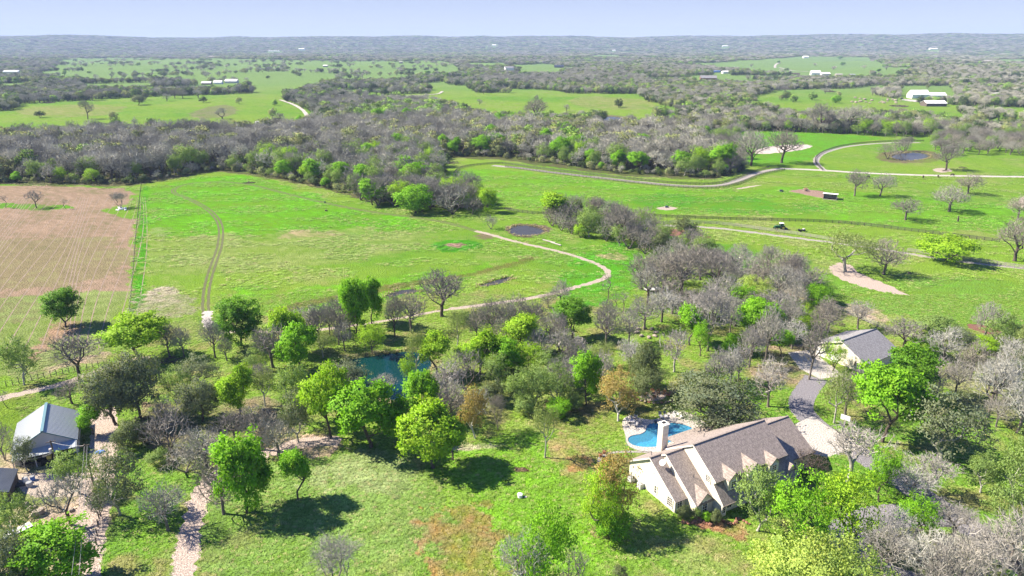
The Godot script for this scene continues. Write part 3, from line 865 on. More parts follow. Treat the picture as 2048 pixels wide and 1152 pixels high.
	# back porch towards the pool
	part("porch_roof", roof_plane(11.2, 21.4, 15.7, 2.75, 12.0, 3.6, 0.16), M.roof, h)
	for x in [11.6, 14.8, 18.0, 21.0]:
		b = Mb.new()
		b.box(Vector3(x, 1.3, -15.4), Vector3(0.2, 2.6, 0.2))
		part("porch_post", b, M.trim, h)
	# vents and a downpipe
	for q in [[3.6, -2.3, 1.2], [4.7, 1.0, 5.1], [13.0, 7.5, 7.2], [2.0, 9.0, 5.9]]:
		b = Mb.new()
		var hh: float = q[2]
		if q[1] > -2.0: b.bar(Vector3(q[0], hh - 0.3, -q[1]), Vector3(q[0], hh + 0.5, -q[1]), 0.06, 0.06, 6)
		else: b.bar(Vector3(2.5, 0.1, 2.5), Vector3(2.5, 2.4, 2.5), 0.06, 0.06, 5)
		part("vent_pipe" if q[1] > -2.0 else "downpipe", b, M.dark_metal, h)
	# satellite dish on the lowest roof
	var du := Vector3(0.8763, 0, -0.4818)
	var dv := Vector3(-0.4818, 0, -0.8763)
	var dish := thing("satellite_dish", "grey satellite dish on the lowest left roof slope of the ranch house", "satellite dish", A + du * 0.9 + dv * 4.9 + Vector3(0, 5.95, 0), 0.6)
	b = Mb.new()
	b.bar(Vector3(0, 0, 0), Vector3(0, 0.9, 0.05), 0.04, 0.04, 6)
	part("mast", b, M.steel, dish)
	b = Mb.new()
	for i in 12:
		var a0 := TAU * i / 12
		var a1 := TAU * (i + 1) / 12
		var tilt := Basis(Vector3.FORWARD, -0.75)
		b.tri(Vector3(0, 0.9, 0.05), Vector3(0, 0.95, 0.1) + tilt * Vector3(cos(a1) * 0.62, 0.14, sin(a1) * 0.62), Vector3(0, 0.95, 0.1) + tilt * Vector3(cos(a0) * 0.62, 0.14, sin(a0) * 0.62))
	part("reflector", b, M.metal_wall, dish)
	b = Mb.new()
	b.bar(Vector3(0, 0.6, 0.05), Vector3(0, 0.85, 0.75), 0.025, 0.025, 5)
	part("feed_arm", b, M.steel, dish)
	# ---- the garage house behind the trees
	var G := gp(1600 + 220 / 8.533, 640 + 566 / 8.533)
	var ga := thing("garage", "cream garage building with grey shingle gable roof at the end of the asphalt drive", "garage", G, atan2(-0.849, 0.529))
	part("wall", gable_side([0, 0, 0, 2.95, 7.2, 6.1, 14.0, 2.75, 14.0, 0], 0.0, 14.0), M.wall, ga)
	part("roof", side_plane(-0.4, 2.8, 7.2, 6.15, 0.35, -14.4), M.roof2, ga)
	part("roof", side_plane(14.4, 2.55, 7.2, 6.15, 0.35, -14.4), M.roof2, ga)
	b = Mb.new()
	b.box(Vector3(7.2, 6.2, -7.0), Vector3(0.3, 0.12, 14.8))
	part("ridge_cap", b, M.dark_metal, ga)
	fascia(ga, Vector3(-0.4, 2.82, 0.36), Vector3(7.2, 6.16, 0.36), M.trim)
	fascia(ga, Vector3(14.4, 2.57, 0.36), Vector3(7.2, 6.16, 0.36), M.trim)
	for x in [2.2, 5.6]:
		b = Mb.new()
		for r in 4: b.box(Vector3(x, 0.3 + r * 0.58, 0.04), Vector3(2.7, 0.54, 0.08))
		part("garage_door", b, M.white, ga)
	window(ga, Vector3(12.3, 1.75, 0.0), 0.0, 1.0, 0.9, 2, 2)
	for s in [-0.85, 0.85]:
		b = Mb.new()
		b.box(Vector3(12.3 + s, 1.75, 0.05), Vector3(0.4, 1.1, 0.07))
		part("shutter", b, M.dark, ga)
	# ---- the metal barn, bottom left
	var Bp := gp(170 / 5.4875, 790 + 790 / 5.4875)
	var ba := thing("metal_barn", "grey metal barn with open lean-to front and ribbed pale roof among trees at left", "barn", Bp, atan2(0.489, 0.872))
	var L := 12.2
	part("wall", gable_side([0, 0.0, 0, 3.05, 5.35, 6.0, 10.35, 2.85, 10.35, 0.0], 0.0, L), M.metal_wall, ba)
	part("roof", side_plane(-0.25, 2.95, 5.35, 6.1, 0.15, -L - 0.15), M.metal_roof, ba)
	part("roof", side_plane(10.6, 2.75, 5.35, 6.1, 0.15, -L - 0.15), M.metal_roof, ba)
	for i in 26:
		var z := 0.1 - i * (L + 0.2) / 25.0
		for s in [[-0.25, 3.0], [10.6, 2.8]]:
			b = Mb.new()
			var p0 := Vector3(s[0], s[1] + 0.03, z)
			var p1 := Vector3(5.35, 6.15, z)
			b.slab(p0 + Vector3(0, 0.05, 0.03), p1 + Vector3(0, 0.05, 0.03), p1 + Vector3(0, 0.05, -0.03), p0 + Vector3(0, 0.05, -0.03), 0.09)
			part("roof_rib", b, M.metal_roof, ba)
	b = Mb.new()
	b.box(Vector3(5.35, 6.22, -L * 0.5), Vector3(0.5, 0.1, L + 0.4))
	part("ridge_cap", b, M.teal, ba)
	fascia(ba, Vector3(-0.25, 3.0, 0.16), Vector3(5.35, 6.14, 0.16), M.teal, 0.2)
	fascia(ba, Vector3(10.6, 2.8, 0.16), Vector3(5.35, 6.14, 0.16), M.teal, 0.2)
	b = Mb.new()
	b.slab(Vector3(0.1, 2.45, 2.2), Vector3(10.4, 2.45, 2.2), Vector3(10.4, 2.95, 0.02), Vector3(0.1, 2.95, 0.02), 0.08)
	var aw := part("awning", b, M.metal_roof, ba)
	for i in 14:
		b = Mb.new()
		var x := 0.3 + i * 0.76
		b.slab(Vector3(x, 2.52, 2.2), Vector3(x + 0.06, 2.52, 2.2), Vector3(x + 0.06, 3.02, 0.02), Vector3(x, 3.02, 0.02), 0.08)
		part("awning_rib", b, M.metal_roof, aw)
	for x in [0.2, 3.6, 7.0, 10.3]:
		b = Mb.new()
		b.box(Vector3(x, 1.2, 2.1), Vector3(0.16, 2.4, 0.16))
		part("post", b, M.metal_wall, ba)
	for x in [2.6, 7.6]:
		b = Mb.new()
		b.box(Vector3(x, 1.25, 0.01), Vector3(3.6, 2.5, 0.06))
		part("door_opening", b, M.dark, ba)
	for z in [-3.0, -7.5]:
		b = Mb.new()
		b.box(Vector3(10.36, 1.5, z), Vector3(0.08, 1.1, 1.0))
		part("window", b, M.glass, ba)
	# ---- the dark ribbed shed at the left edge
	var sh := thing("shed", "low shed with dark blue ribbed metal roof cut by the left edge of the view", "shed", gp(-14, 990), 0.42)
	part("wall", gable_side([-3.2, 0, -3.2, 2.1, 0, 3.2, 3.2, 2.1, 3.2, 0], 3.6, -3.6), M.wood, sh)
	part("roof", side_plane(-3.5, 2.05, 0.0, 3.3, 3.8, -3.8), M.dark_metal, sh)
	part("roof", side_plane(3.5, 2.05, 0.0, 3.3, 3.8, -3.8), M.dark_metal, sh)
	for i in 22:
		for s in [-1.0, 1.0]:
			b = Mb.new()
			var z := -3.7 + i * 0.35
			b.slab(Vector3(3.5 * s, 2.16, z + 0.04), Vector3(0, 3.41, z + 0.04), Vector3(0, 3.41, z - 0.04), Vector3(3.5 * s, 2.16, z - 0.04), 0.09)
			part("roof_rib", b, M.steel, sh)

func gable_side(sec: Array, z0: float, z1: float) -> Mb:         # cross-section [x, h ...] swept along z from z0 back by z1 metres
	var b := Mb.new()
	var p := PackedVector2Array()
	for i in range(0, sec.size(), 2): p.append(Vector2(sec[i], sec[i + 1]))
	var zb := z0 - absf(z1) if z1 > 0 else z1
	var t := Geometry2D.triangulate_polygon(p)
	for i in range(0, t.size(), 3):
		var q := [p[t[i]], p[t[i + 1]], p[t[i + 2]]]
		if (q[1] - q[0]).cross(q[2] - q[0]) > 0: q = [q[0], q[2], q[1]]
		b.tri(Vector3(q[0].x, q[0].y, z0), Vector3(q[1].x, q[1].y, z0), Vector3(q[2].x, q[2].y, z0))
		b.tri(Vector3(q[0].x, q[0].y, zb), Vector3(q[2].x, q[2].y, zb), Vector3(q[1].x, q[1].y, zb))
	for i in p.size():
		var a := p[i]
		var c := p[(i + 1) % p.size()]
		b.quad(Vector3(a.x, a.y, zb), Vector3(a.x, a.y, z0), Vector3(c.x, c.y, z0), Vector3(c.x, c.y, zb))
	return b

func side_plane(xe: float, he: float, xr: float, hr: float, z0: float, z1: float) -> Mb:
	var b := Mb.new()
	var d := Vector3(0, -0.16, 0)
	var up := 0.06
	var p := [Vector3(xe, he + up, z1), Vector3(xe, he + up, z0), Vector3(xr, hr + up, z0), Vector3(xr, hr + up, z1)]
	if xe > xr: p = [p[3], p[2], p[1], p[0]]
	b.hexa([p[0] + d, p[1] + d, p[2] + d, p[3] + d, p[0], p[1], p[2], p[3]])
	return b

func house_at(called: String, label: String, cat: String, px: float, py: float, w: float, d: float, eave: float, ridge: float, turn: float, wall: String, roof: String, group := "", wins := 0):
	var at := gp(px, py)
	var o := thing(called, label, cat, at - Vector3(0, 0.4, 0), turn, group)
	var flat_at := Vector2(at.x, at.z)                          # open ground round the building and on its near side
	var near := flat_at - flat_at.normalized() * clampf(flat_at.length() * 0.09, 30.0, 320.0)
	var across := Vector2(-flat_at.y, flat_at.x).normalized() * maxf(w, d) * 0.75
	var yard_p := PackedVector2Array([near - across, near + across, flat_at + flat_at.normalized() * 18.0 + across, flat_at + flat_at.normalized() * 18.0 - across])
	clear.append([yard_p, bbox(yard_p)])
	part("wall", gable_side([-w / 2, 0, -w / 2, eave, 0, ridge, w / 2, eave, w / 2, 0], d / 2, -d / 2), M[wall], o)
	part("roof", side_plane(-w / 2 - 0.5, eave - 0.2, 0.0, ridge, d / 2 + 0.5, -d / 2 - 0.5), M[roof], o)
	part("roof", side_plane(w / 2 + 0.5, eave - 0.2, 0.0, ridge, d / 2 + 0.5, -d / 2 - 0.5), M[roof], o)
	for i in wins:
		for s in [[-1.0, -PI / 2], [1.0, PI / 2]]:
			var b := Mb.new()
			b.box(Vector3(s[0] * (w / 2 + 0.02), eave * 0.5, d * ((i + 0.5) / wins - 0.5)), Vector3(0.1, eave * 0.4, d / wins * 0.4))
			part("window", b, M.glass, o)

func far_buildings():
	var a := PI / 2
	house_at("white_barn", "large white barn with steep metal roof behind bare trees on the right ranch", "barn", 1835, 196, 14, 26, 6, 12, a + 0.05, "white", "white")
	house_at("ranch_barn", "long low white-roofed barn between the large white barn and the brown stable", "barn", 1868, 194, 13, 30, 3.5, 7, a, "white", "white")
	house_at("stable", "open brown stable under a wide pale metal roof in front of the white barns", "stable", 1866, 212, 15, 26, 4.5, 7.5, a, "wood", "white")
	house_at("shed", "small white shed right of the bare tree belt beside the ranch road", "shed", 1990, 190, 6, 12, 2.5, 4, a, "white", "white")
	house_at("house", "white farmhouse by the far valley road, between bare trees at left", "house", 437, 168, 10, 16, 4, 7, a, "white", "white")
	house_at("barn", "long barn with a bright white roof right of the far left farmhouse", "barn", 464, 166, 12, 24, 4.5, 8, a, "metal_wall", "white")
	house_at("house", "small dark-walled farmhouse with a pale roof left of the long white barn", "house", 414, 169, 9, 18, 3.5, 6, a, "wood", "white")
	house_at("long_house", "long grey house with a pale metal roof near the left edge of the valley", "house", 25, 147, 14, 40, 5, 9, a, "metal_wall", "metal_roof")
	house_at("hill_house", "brown house on the wooded rise above the left pastures", "house", 424, 115, 16, 34, 5, 10, a, "wood", "roof")
	house_at("hill_house", "grey-blue house half hidden in the woods above the left pastures", "house", 280, 111, 16, 30, 5, 10, a, "metal_wall", "roof2")
	house_at("warehouse", "long low white building on the edge of the far woods, left of centre", "building", 548, 103, 20, 90, 5, 7, a, "white", "white")
	house_at("white_building", "tall white building beside the long low one in the far woods", "building", 604, 101, 30, 50, 14, 18, a, "white", "white")
	house_at("house", "grey shingled house with white walls beside the dark tree clump in the centre distance", "house", 1018, 140, 16, 26, 6, 11, a + 0.3, "white", "roof2")
	house_at("house", "dark blue-grey house on cleared pale ground right of the centre distance", "house", 1118, 135, 14, 30, 4, 8, a, "dark_metal", "dark_metal")
	house_at("house", "long brick house with a purplish roof near the bare oaks, right of centre", "house", 1416, 159, 15, 34, 4, 9, a - 0.1, "redstone", "roof2")
	house_at("blue_trailer", "blue covered trailer parked behind the brick house", "trailer", 1434, 145, 5, 16, 4, 5, a, "blue", "blue")
	house_at("farm_shed", "white farm shed beside the blue covered trailer", "shed", 1450, 147, 9, 16, 5, 7, a + 0.2, "white", "white")
	house_at("farm_barn", "tallest white barn of the farm below the right hillside pasture", "barn", 1630, 150, 16, 22, 6, 11, a - 0.2, "white", "white")
	house_at("farm_barn", "grey white-roofed barn just right of the tallest barn below the hillside pasture", "barn", 1650, 151, 12, 20, 5, 8, a, "metal_wall", "white")
	house_at("farm_shed", "brown open shed left of the white farm barns on the bare yard", "shed", 1592, 149, 7, 16, 3, 4.5, a, "wood", "wood")
	house_at("farm_shed", "tan-roofed shed right of the white farm barns", "shed", 1677, 151, 9, 16, 3, 5, a, "palewood", "palewood")
	house_at("farm_shed", "small dark shed furthest right on the farm yard below the hillside pasture", "shed", 1704, 151, 7, 13, 3, 4, a, "wood", "metal_roof")
	house_at("hill_house", "white house on the woodland edge above the right hillside pasture", "house", 1611, 116, 18, 26, 6, 11, a, "white", "white")
	house_at("hill_barn", "long white-roofed barn in the right-hand woods below the hills", "barn", 1866, 99, 26, 60, 6, 12, a, "white", "white")
	house_at("hill_house", "tan-roofed house in a small clearing of the right-hand woods", "house", 1974, 124, 16, 30, 4, 8, a, "palewood", "palewood")
	house_at("hill_barn", "pale metal barn in the far woods right of centre", "barn", 1450, 93, 24, 50, 6, 11, a, "white", "white")
	house_at("far_house", "small white house with a red-brown wall amid the far woods at centre", "house", 1228, 102, 20, 30, 6, 10, a, "white", "white")
	house_at("far_house", "bright white house at the foot of the far hills, centre", "house", 988, 91, 30, 40, 8, 14, a, "white", "white")
	house_at("pump_house", "tan block house with a low white wall at the top of the centre pasture", "house", 802, 127, 9, 12, 6, 8, a, "palewood", "palewood")
	house_at("feed_shed", "two-tone feed shed at the tree edge of the far left pasture", "shed", 651, 134, 8, 14, 5, 7, a, "palewood", "white")
	# white tank on the valley road
	var b := Mb.new()
	b.bar(Vector3(0, 0, 0), Vector3(0, 3.6, 0), 2.6, 2.6, 16)
	b.bar(Vector3(0, 3.6, 0), Vector3(0, 4.3, 0), 2.6, 0.5, 16)
	var tk := put("water_tank", b.mesh(), M.white)
	tk.position = gp(516, 251)
	tag(tk, "white round water tank beside the pale road beyond the creek woods", "tank")
	# mast on the skyline and two pylons
	var mast := thing("radio_mast", "thin lattice radio mast rising from the hills left of centre", "mast", gp(810, 79.5))
	var hm := 130.0
	b = Mb.new()
	for k in 3:
		var e := Vector3(cos(k * TAU / 3), 0, sin(k * TAU / 3)) * 2.2
		b.bar(e, e * 0.6 + Vector3(0, hm, 0), 0.7, 0.5, 4)
	part("leg", b, M.steel, mast)
	b = Mb.new()
	for k in 12:
		for j in 3:
			var e := Vector3(cos(j * TAU / 3), 0, sin(j * TAU / 3)) * 2.0
			var f := Vector3(cos((j + 1) * TAU / 3), 0, sin((j + 1) * TAU / 3)) * 2.0
			b.bar(e + Vector3(0, k * hm / 12, 0), f + Vector3(0, (k + 1) * hm / 12, 0), 0.3, 0.3, 4)
	part("brace", b, M.steel, mast)
	for q in [[1148, "left of the two faint steel pylons on the skyline right of centre"], [1168, "right of the two faint steel pylons on the skyline right of centre"], [1646, "steel pylon in front of the right-hand hills above the hillside pasture"]]:
		var base := gp(q[0], 80 if q[0] < 1600 else 92)
		var t := thing("pylon", q[1], "pylon", base)
		b = Mb.new()
		for sx in [-1, 1]:
			for sz in [-1, 1]:
				b.bar(Vector3(5 * sx, -2, 5 * sz), Vector3(1.0 * sx, 46, 1.0 * sz), 0.4, 0.3, 4)
		part("tower", b, M.steel, t)
		b = Mb.new()
		for y in [30.0, 38.0, 45.0]: b.bar(Vector3(-9, y, 0), Vector3(9, y, 0), 0.4, 0.4, 4)
		part("crossarm", b, M.steel, t)

# ================================================================ things in the yard
func one(called: String, label: String, cat: String, b: Mb, m: Material, at: Vector3, turn := 0.0, group := "") -> MeshInstance3D:
	var o := put(called, b.mesh(), m)
	o.position = at
	o.rotation.y = turn
	tag(o, label, cat, group)
	return o

func chair(called: String, label: String, at: Vector3, turn: float, m: Material, cm: Material, group: String, low := 1.0):
	var t := thing(called, label, "chair", at, turn, group)
	var b := Mb.new()
	b.slab(Vector3(-0.33, 0.46, 0.34), Vector3(0.33, 0.46, 0.34), Vector3(0.33, 0.40 * low, -0.3), Vector3(-0.33, 0.40 * low, -0.3), 0.1)
	part("seat", b, cm, t)
	b = Mb.new()
	b.slab(Vector3(-0.33, 0.42, -0.28), Vector3(0.33, 0.42, -0.28), Vector3(0.33, 1.05, -0.55), Vector3(-0.33, 1.05, -0.55), 0.09)
	part("backrest", b, cm, t)
	for s in [-1.0, 1.0]:
		b = Mb.new()
		b.box(Vector3(0.38 * s, 0.64, 0.0), Vector3(0.09, 0.05, 0.72))
		part("armrest", b, m, t)
		for z in [0.3, -0.3]:
			b = Mb.new()
			b.bar(Vector3(0.36 * s, 0, z * 1.1), Vector3(0.36 * s, 0.64, z), 0.03, 0.03, 5)
			part("leg", b, m, t)

func yard():
	# swimming pool: deck with a hole, basin, water
	var deck := rounded(plan([1246, 838, 1244, 850, 1248, 862, 1252, 875, 1254, 890, 1268, 899, 1290, 905, 1330, 903, 1400, 875, 1420, 852, 1398, 838, 1378, 826, 1350, 822, 1330, 828, 1318, 838, 1300, 841, 1275, 836, 1258, 832]), 2)
	var db := Mb.new()
	var pc := bbox(pool_shape).get_center()
	for s in [-1.0, 1.0]:
		var half := PackedVector2Array([pc + Vector2(0, -60), pc + Vector2(60 * s, -60), pc + Vector2(60 * s, 60), pc + Vector2(0, 60)])
		for h in Geometry2D.intersect_polygons(deck, half):
			for k in Geometry2D.clip_polygons(h, pool_shape):
				var t := sheet(k, 0.14)
				db.v.append_array(t.v); db.n.append_array(t.n); db.uv.append_array(t.uv); db.c.append_array(t.c)
	for i in deck.size():
		var a := deck[i]
		var d := deck[(i + 1) % deck.size()]
		db.quad(Vector3(a.x, 0.14, a.y), Vector3(d.x, 0.14, d.y), Vector3(d.x, -0.1, d.y), Vector3(a.x, -0.1, a.y))
	tag(put("pool_deck", db.mesh(), M.concrete), "", "", "", "structure")
	var po := thing("swimming_pool", "blue kidney-shaped swimming pool behind the chimney of the ranch house", "swimming pool", Vector3.ZERO)
	var b := Mb.new()
	var c := pool_shape
	for i in c.size():
		var a := c[i]
		var d := c[(i + 1) % c.size()]
		b.quad(Vector3(a.x, 0.135, a.y), Vector3(d.x, 0.135, d.y), Vector3(d.x, -1.4, d.y), Vector3(a.x, -1.4, a.y))
	part("basin_wall", b, M.plaster, po)
	part("basin_floor", sheet(c, -1.4), M.plaster, po)
	part("water", sheet(c, 0.03), M.pool, po)
	# poolside furniture
	var k := 0
	for q in [[1256, 846, 0.4, "grey cushioned chair at the near left of the poolside table"], [1263, 838, 1.9, "grey cushioned chair behind the poolside table, on its left"], [1270, 853, -1.2, "grey cushioned chair at the near right of the poolside table"], [1271, 836, 2.8, "tall grey lounge chair standing apart behind the poolside table"], [1279, 846, -2.0, "grey cushioned chair right of the poolside table, on the tree shadow"]]:
		chair("patio_chair", q[3], gp(q[0], q[1], 0.14), q[2], M.steel, M.cushion, "patio chairs round the poolside table")
		k += 1
	var t := thing("patio_table", "round grey table between the cushioned chairs at the left of the pool", "table", gp(1264, 847, 0.14))
	b = Mb.new()
	b.bar(Vector3(0, 0.68, 0), Vector3(0, 0.74, 0), 0.62, 0.62, 14)
	part("table_top", b, M.cushion, t)
	b = Mb.new()
	b.bar(Vector3(0, 0, 0), Vector3(0, 0.68, 0), 0.08, 0.06, 8)
	b.bar(Vector3(0, 0, 0), Vector3(0, 0.05, 0), 0.34, 0.3, 10)
	part("pedestal", b, M.steel, t)
	for q in [[1321, 834, "left of the two dark sun loungers on the far edge of the pool deck"], [1331, 833, "right of the two dark sun loungers on the far edge of the pool deck"]]:
		var s := thing("sun_lounger", q[2], "sun lounger", gp(q[0], q[1], 0.14), 0.1, "sun loungers behind the pool")
		b = Mb.new()
		b.box(Vector3(0, 0.34, 0.3), Vector3(0.66, 0.1, 1.3))
		part("mattress", b, M.cushion, s)
		b = Mb.new()
		b.slab(Vector3(-0.33, 0.36, -0.34), Vector3(0.33, 0.36, -0.34), Vector3(0.33, 0.95, -0.8), Vector3(-0.33, 0.95, -0.8), 0.1)
		part("backrest", b, M.dark_metal, s)
		for x in [-0.28, 0.28]:
			for z in [-0.3, 0.85]:
				b = Mb.new()
				b.bar(Vector3(x, 0, z), Vector3(x, 0.3, z), 0.03, 0.03, 5)
				part("leg", b, M.steel, s)
	for q in [[1352, 832, 0.5, "white slatted chair at the left of the pair under the oak by the pool"], [1361, 836, -0.5, "white slatted chair nearer the oak trunk at the far end of the pool deck"]]:
		chair("white_chair", q[3], gp(q[0], q[1], 0.14), q[2], M.white, M.white, "white chairs at the far end of the deck")
	b = Mb.new()
	b.bar(Vector3.ZERO, Vector3(0, 0.5, 0), 0.22, 0.34, 10)
	one("fire_bowl", "dark round metal bowl on the deck behind the pool", "fire bowl", b, M.dark_metal, gp(1311, 846, 0.14))
	# red chairs on a gravel round under the oak
	blot("gravel_circle", [1278, 794, 1284, 786, 1300, 782, 1325, 782, 1338, 790, 1330, 798, 1312, 803, 1295, 802], "pinkdirt", 0.016)
	for q in [[1290, 790, 0.9, "leftmost red wooden chair on the gravel round beyond the pool"], [1305, 786, 0.1, "second red wooden chair from the left on the gravel round, at the back"], [1316, 787, -0.3, "third red wooden chair on the gravel round, at the back"], [1327, 788, -0.9, "fourth red wooden chair on the gravel round, near its right edge"], [1336, 792, -1.5, "rightmost dark red chair outside the gravel round"], [1308, 796, 2.9, "red wooden chair with its back to the pool on the gravel round"]]:
		chair("red_chair", q[3], gp(q[0], q[1]), q[2], M.red, M.clay, "red chairs round the gravel circle", 0.7)
	for i in 16:
		b = Mb.new()
		b.rock(Vector3(0, 0.15, 0), Vector3(0.38, 0.24, 0.3), rng)
		var a := PI * (0.15 + 0.06 * i) + PI * 0.1
		one("edging_stone", "pale edging stone along the front of the gravel round with red chairs", "stone", b, M.redstone if i % 3 == 0 else M.stone, gp(1308, 792) + Vector3(cos(a) * 5.0, 0, sin(a) * 4.0 - 0.6), rng.randf() * 6.0, "edging stones of the gravel round")
	# ring of flat seat stones on the lawn
	k = 0
	for q in ["far left", "far middle", "far right", "right", "near right", "near middle", "near left", "left"]:
		b = Mb.new()
		b.rock(Vector3(0, 0.26, 0), Vector3(0.85, 0.4, 0.55), rng)
		var a := TAU * k / 8.0 + PI * 1.25
		one("seat_stone", "tan boulder at the %s of the stone ring on the lawn" % q, "boulder", b, M.stone, gp(1293, 666) + Vector3(cos(a) * 2.6, 0, sin(a) * 3.4), -a, "boulders of the stone ring")
		k += 1
	# paths, pots and beds by the house
	road("garden_path", [1350, 911, 1300, 904, 1235, 903, 1212, 908, 1198, 916, 1198, 928, 1215, 942, 1232, 952], 0.7, "gravel", 0.02, 0.05)
	for q in [[1201, 913, "left of the two clay plant pots where the garden path bends"], [1208, 907, "right and further of the two clay plant pots on the garden path"]]:
		t = thing("plant_pot", q[2], "plant pot", gp(q[0], q[1]))
		b = Mb.new()
		b.bar(Vector3.ZERO, Vector3(0, 0.55, 0), 0.28, 0.4, 10)
		part("pot", b, M.clay, t)
		b = Mb.new()
		b.colored = true
		for i in 60:
			var p := Vector3(rng.randf_range(-0.5, 0.5), rng.randf_range(0.5, 1.2), rng.randf_range(-0.5, 0.5))
			b.tri(p, p + Vector3(rng.randf_range(-0.2, 0.2), 0.2, rng.randf_range(-0.2, 0.2)), p + Vector3(rng.randf_range(-0.2, 0.2), 0.0, rng.randf_range(-0.2, 0.2)))
		part("foliage", b, M.leaf_olive, t)
	tag(put("stone_step", sheet(plan([1204, 918, 1212, 912, 1219, 913, 1212, 921]), 0.05).mesh(), M.redstone), "", "", "", "structure")
	for q in [[1262, 962, "air conditioner unit further from the corner along the left wall of the ranch house"], [1281, 975, "air conditioner unit nearer the front corner on the left wall of the ranch house"]]:
		t = thing("air_conditioner", q[2], "air conditioner", gp(q[0], q[1]), 0.5, "air conditioners by the house wall")
		b = Mb.new()
		b.box(Vector3(0, 0.5, 0), Vector3(0.95, 0.95, 0.95))
		part("case", b, M.metal_wall, t)
		b = Mb.new()
		b.bar(Vector3(0, 0.98, 0), Vector3(0, 1.03, 0), 0.4, 0.38, 14)
		part("fan_grille", b, M.steel, t)
		b = Mb.new()
		b.box(Vector3(0, 0.03, 0), Vector3(1.15, 0.06, 1.15))
		part("plinth", b, M.concrete, t)
	# garden rocks along the front bed
	for i in 26:
		var px := 1366.0 + i * 5.2 + rng.randf() * 3.0
		var py := 1042.0 + 5.0 * sin(i * 0.8) + rng.randf() * 5.0
		b = Mb.new()
		b.rock(Vector3(0, 0.2, 0), Vector3(0.36, 0.26, 0.3) * (0.6 + rng.randf() * 0.8), rng)
		one("bed_rock", "reddish edging rock of the flower bed along the front of the ranch house", "rock", b, M.redstone, gp(px, py), rng.randf() * 6.0, "rocks edging the front flower bed")
	# well cap on the lawn
	t = thing("well_cap", "white round well cap standing on the open lawn left of the house", "well cap", gp(1040, 994))
	b = Mb.new()
	b.bar(Vector3.ZERO, Vector3(0, 0.6, 0), 0.42, 0.4, 14)
	part("drum", b, M.white, t)
	b = Mb.new()
	b.bar(Vector3(0, 0.6, 0), Vector3(0, 0.78, 0), 0.5, 0.2, 14)
	part("lid", b, M.white, t)
	b = Mb.new()
	b.box(Vector3(0.95, 0.07, 0.05), Vector3(0.5, 0.14, 0.4))
	part("concrete_block", b, M.concrete, t)
	# basketball hoop beside the concrete pad
	t = thing("basketball_hoop", "basketball hoop with white backboard on a pole beside the concrete pad", "basketball hoop", gp(1684, 866), 2.4)
	b = Mb.new()
	b.bar(Vector3.ZERO, Vector3(0, 3.2, 0), 0.07, 0.07, 8)
	part("pole", b, M.dark_metal, t)
	b = Mb.new()
	b.box(Vector3(0, 3.35, 0.5), Vector3(1.8, 1.1, 0.06))
	part("backboard", b, M.white, t)
	b = Mb.new()
	for q in [[0.0, 3.88, 1.8, 0.06], [0.0, 2.82, 1.8, 0.06]]: b.box(Vector3(q[0], q[1], 0.53), Vector3(q[2], q[3], 0.03))
	for x in [-0.88, 0.88]: b.box(Vector3(x, 3.35, 0.532), Vector3(0.06, 1.1, 0.03))
	for q in [[0.0, 3.5, 0.6, 0.05], [0.0, 3.1, 0.6, 0.05]]: b.box(Vector3(q[0], q[1], 0.534), Vector3(q[2], q[3], 0.03))
	part("backboard_border", b, M.dark_metal, t)
	b = Mb.new()
	for i in 12:
		var a := TAU * i / 12
		var a2 := TAU * (i + 1) / 12
		b.bar(Vector3(cos(a) * 0.23, 3.05, 0.8 + sin(a) * 0.23), Vector3(cos(a2) * 0.23, 3.05, 0.8 + sin(a2) * 0.23), 0.015, 0.015, 4)
	part("rim", b, M.red, t)
	# utility poles and wires
	var pa := gp(118, 948)
	var pb := gp(188, 971)
	for q in [[pa, "utility pole with a transformer and crossarm in front of the metal barn", 7.2], [pb, "taller bare utility pole at the edge of the pink gravel drive", 8.6]]:
		t = thing("utility_pole", q[1], "utility pole", q[0])
		b = Mb.new()
		b.bar(Vector3.ZERO, Vector3(0, q[2], 0), 0.17, 0.12, 8)
		part("pole", b, M.wood, t)
		b = Mb.new()
		b.box(Vector3(0, q[2] - 0.3, 0), Vector3(1.5, 0.12, 0.12), Basis(Vector3.UP, 0.5))
		part("crossarm", b, M.wood, t)
		if q[2] < 8.0:
			b = Mb.new()
			b.bar(Vector3(-0.35, q[2] - 2.6, 0.1), Vector3(-0.35, q[2] - 1.7, 0.1), 0.26, 0.26, 10)
			part("transformer", b, M.cushion, t)
	for q in [[pa + Vector3(0, 6.9, 0), pb + Vector3(0, 8.4, 0), "overhead wire strung between the two utility poles by the barn"], [pb + Vector3(0, 8.3, 0), gp(165, 1230) + Vector3(0, 7.0, 0), "overhead wire running from the taller pole above the pink gravel drive"], [pa + Vector3(0, 4.6, 0), gp(40, 945) + Vector3(0, 2.6, 0), "service wire dropping from the transformer pole to the barn"], [pb + Vector3(0.5, 8.3, 0), gp(172, 1230) + Vector3(0.5, 7.0, 0), "second overhead wire beside the first above the pink gravel drive"]]:
		b = Mb.new()
		var prev: Vector3 = q[0]
		for i in range(1, 11):
			var s := i / 10.0
			var p: Vector3 = q[0].lerp(q[1], s) - Vector3(0, 1.6 * s * (1.0 - s), 0)
			b.bar(prev, p, 0.025, 0.025, 4)
			prev = p
		one("overhead_wire", q[2], "wire", b, M.wire, Vector3.ZERO)
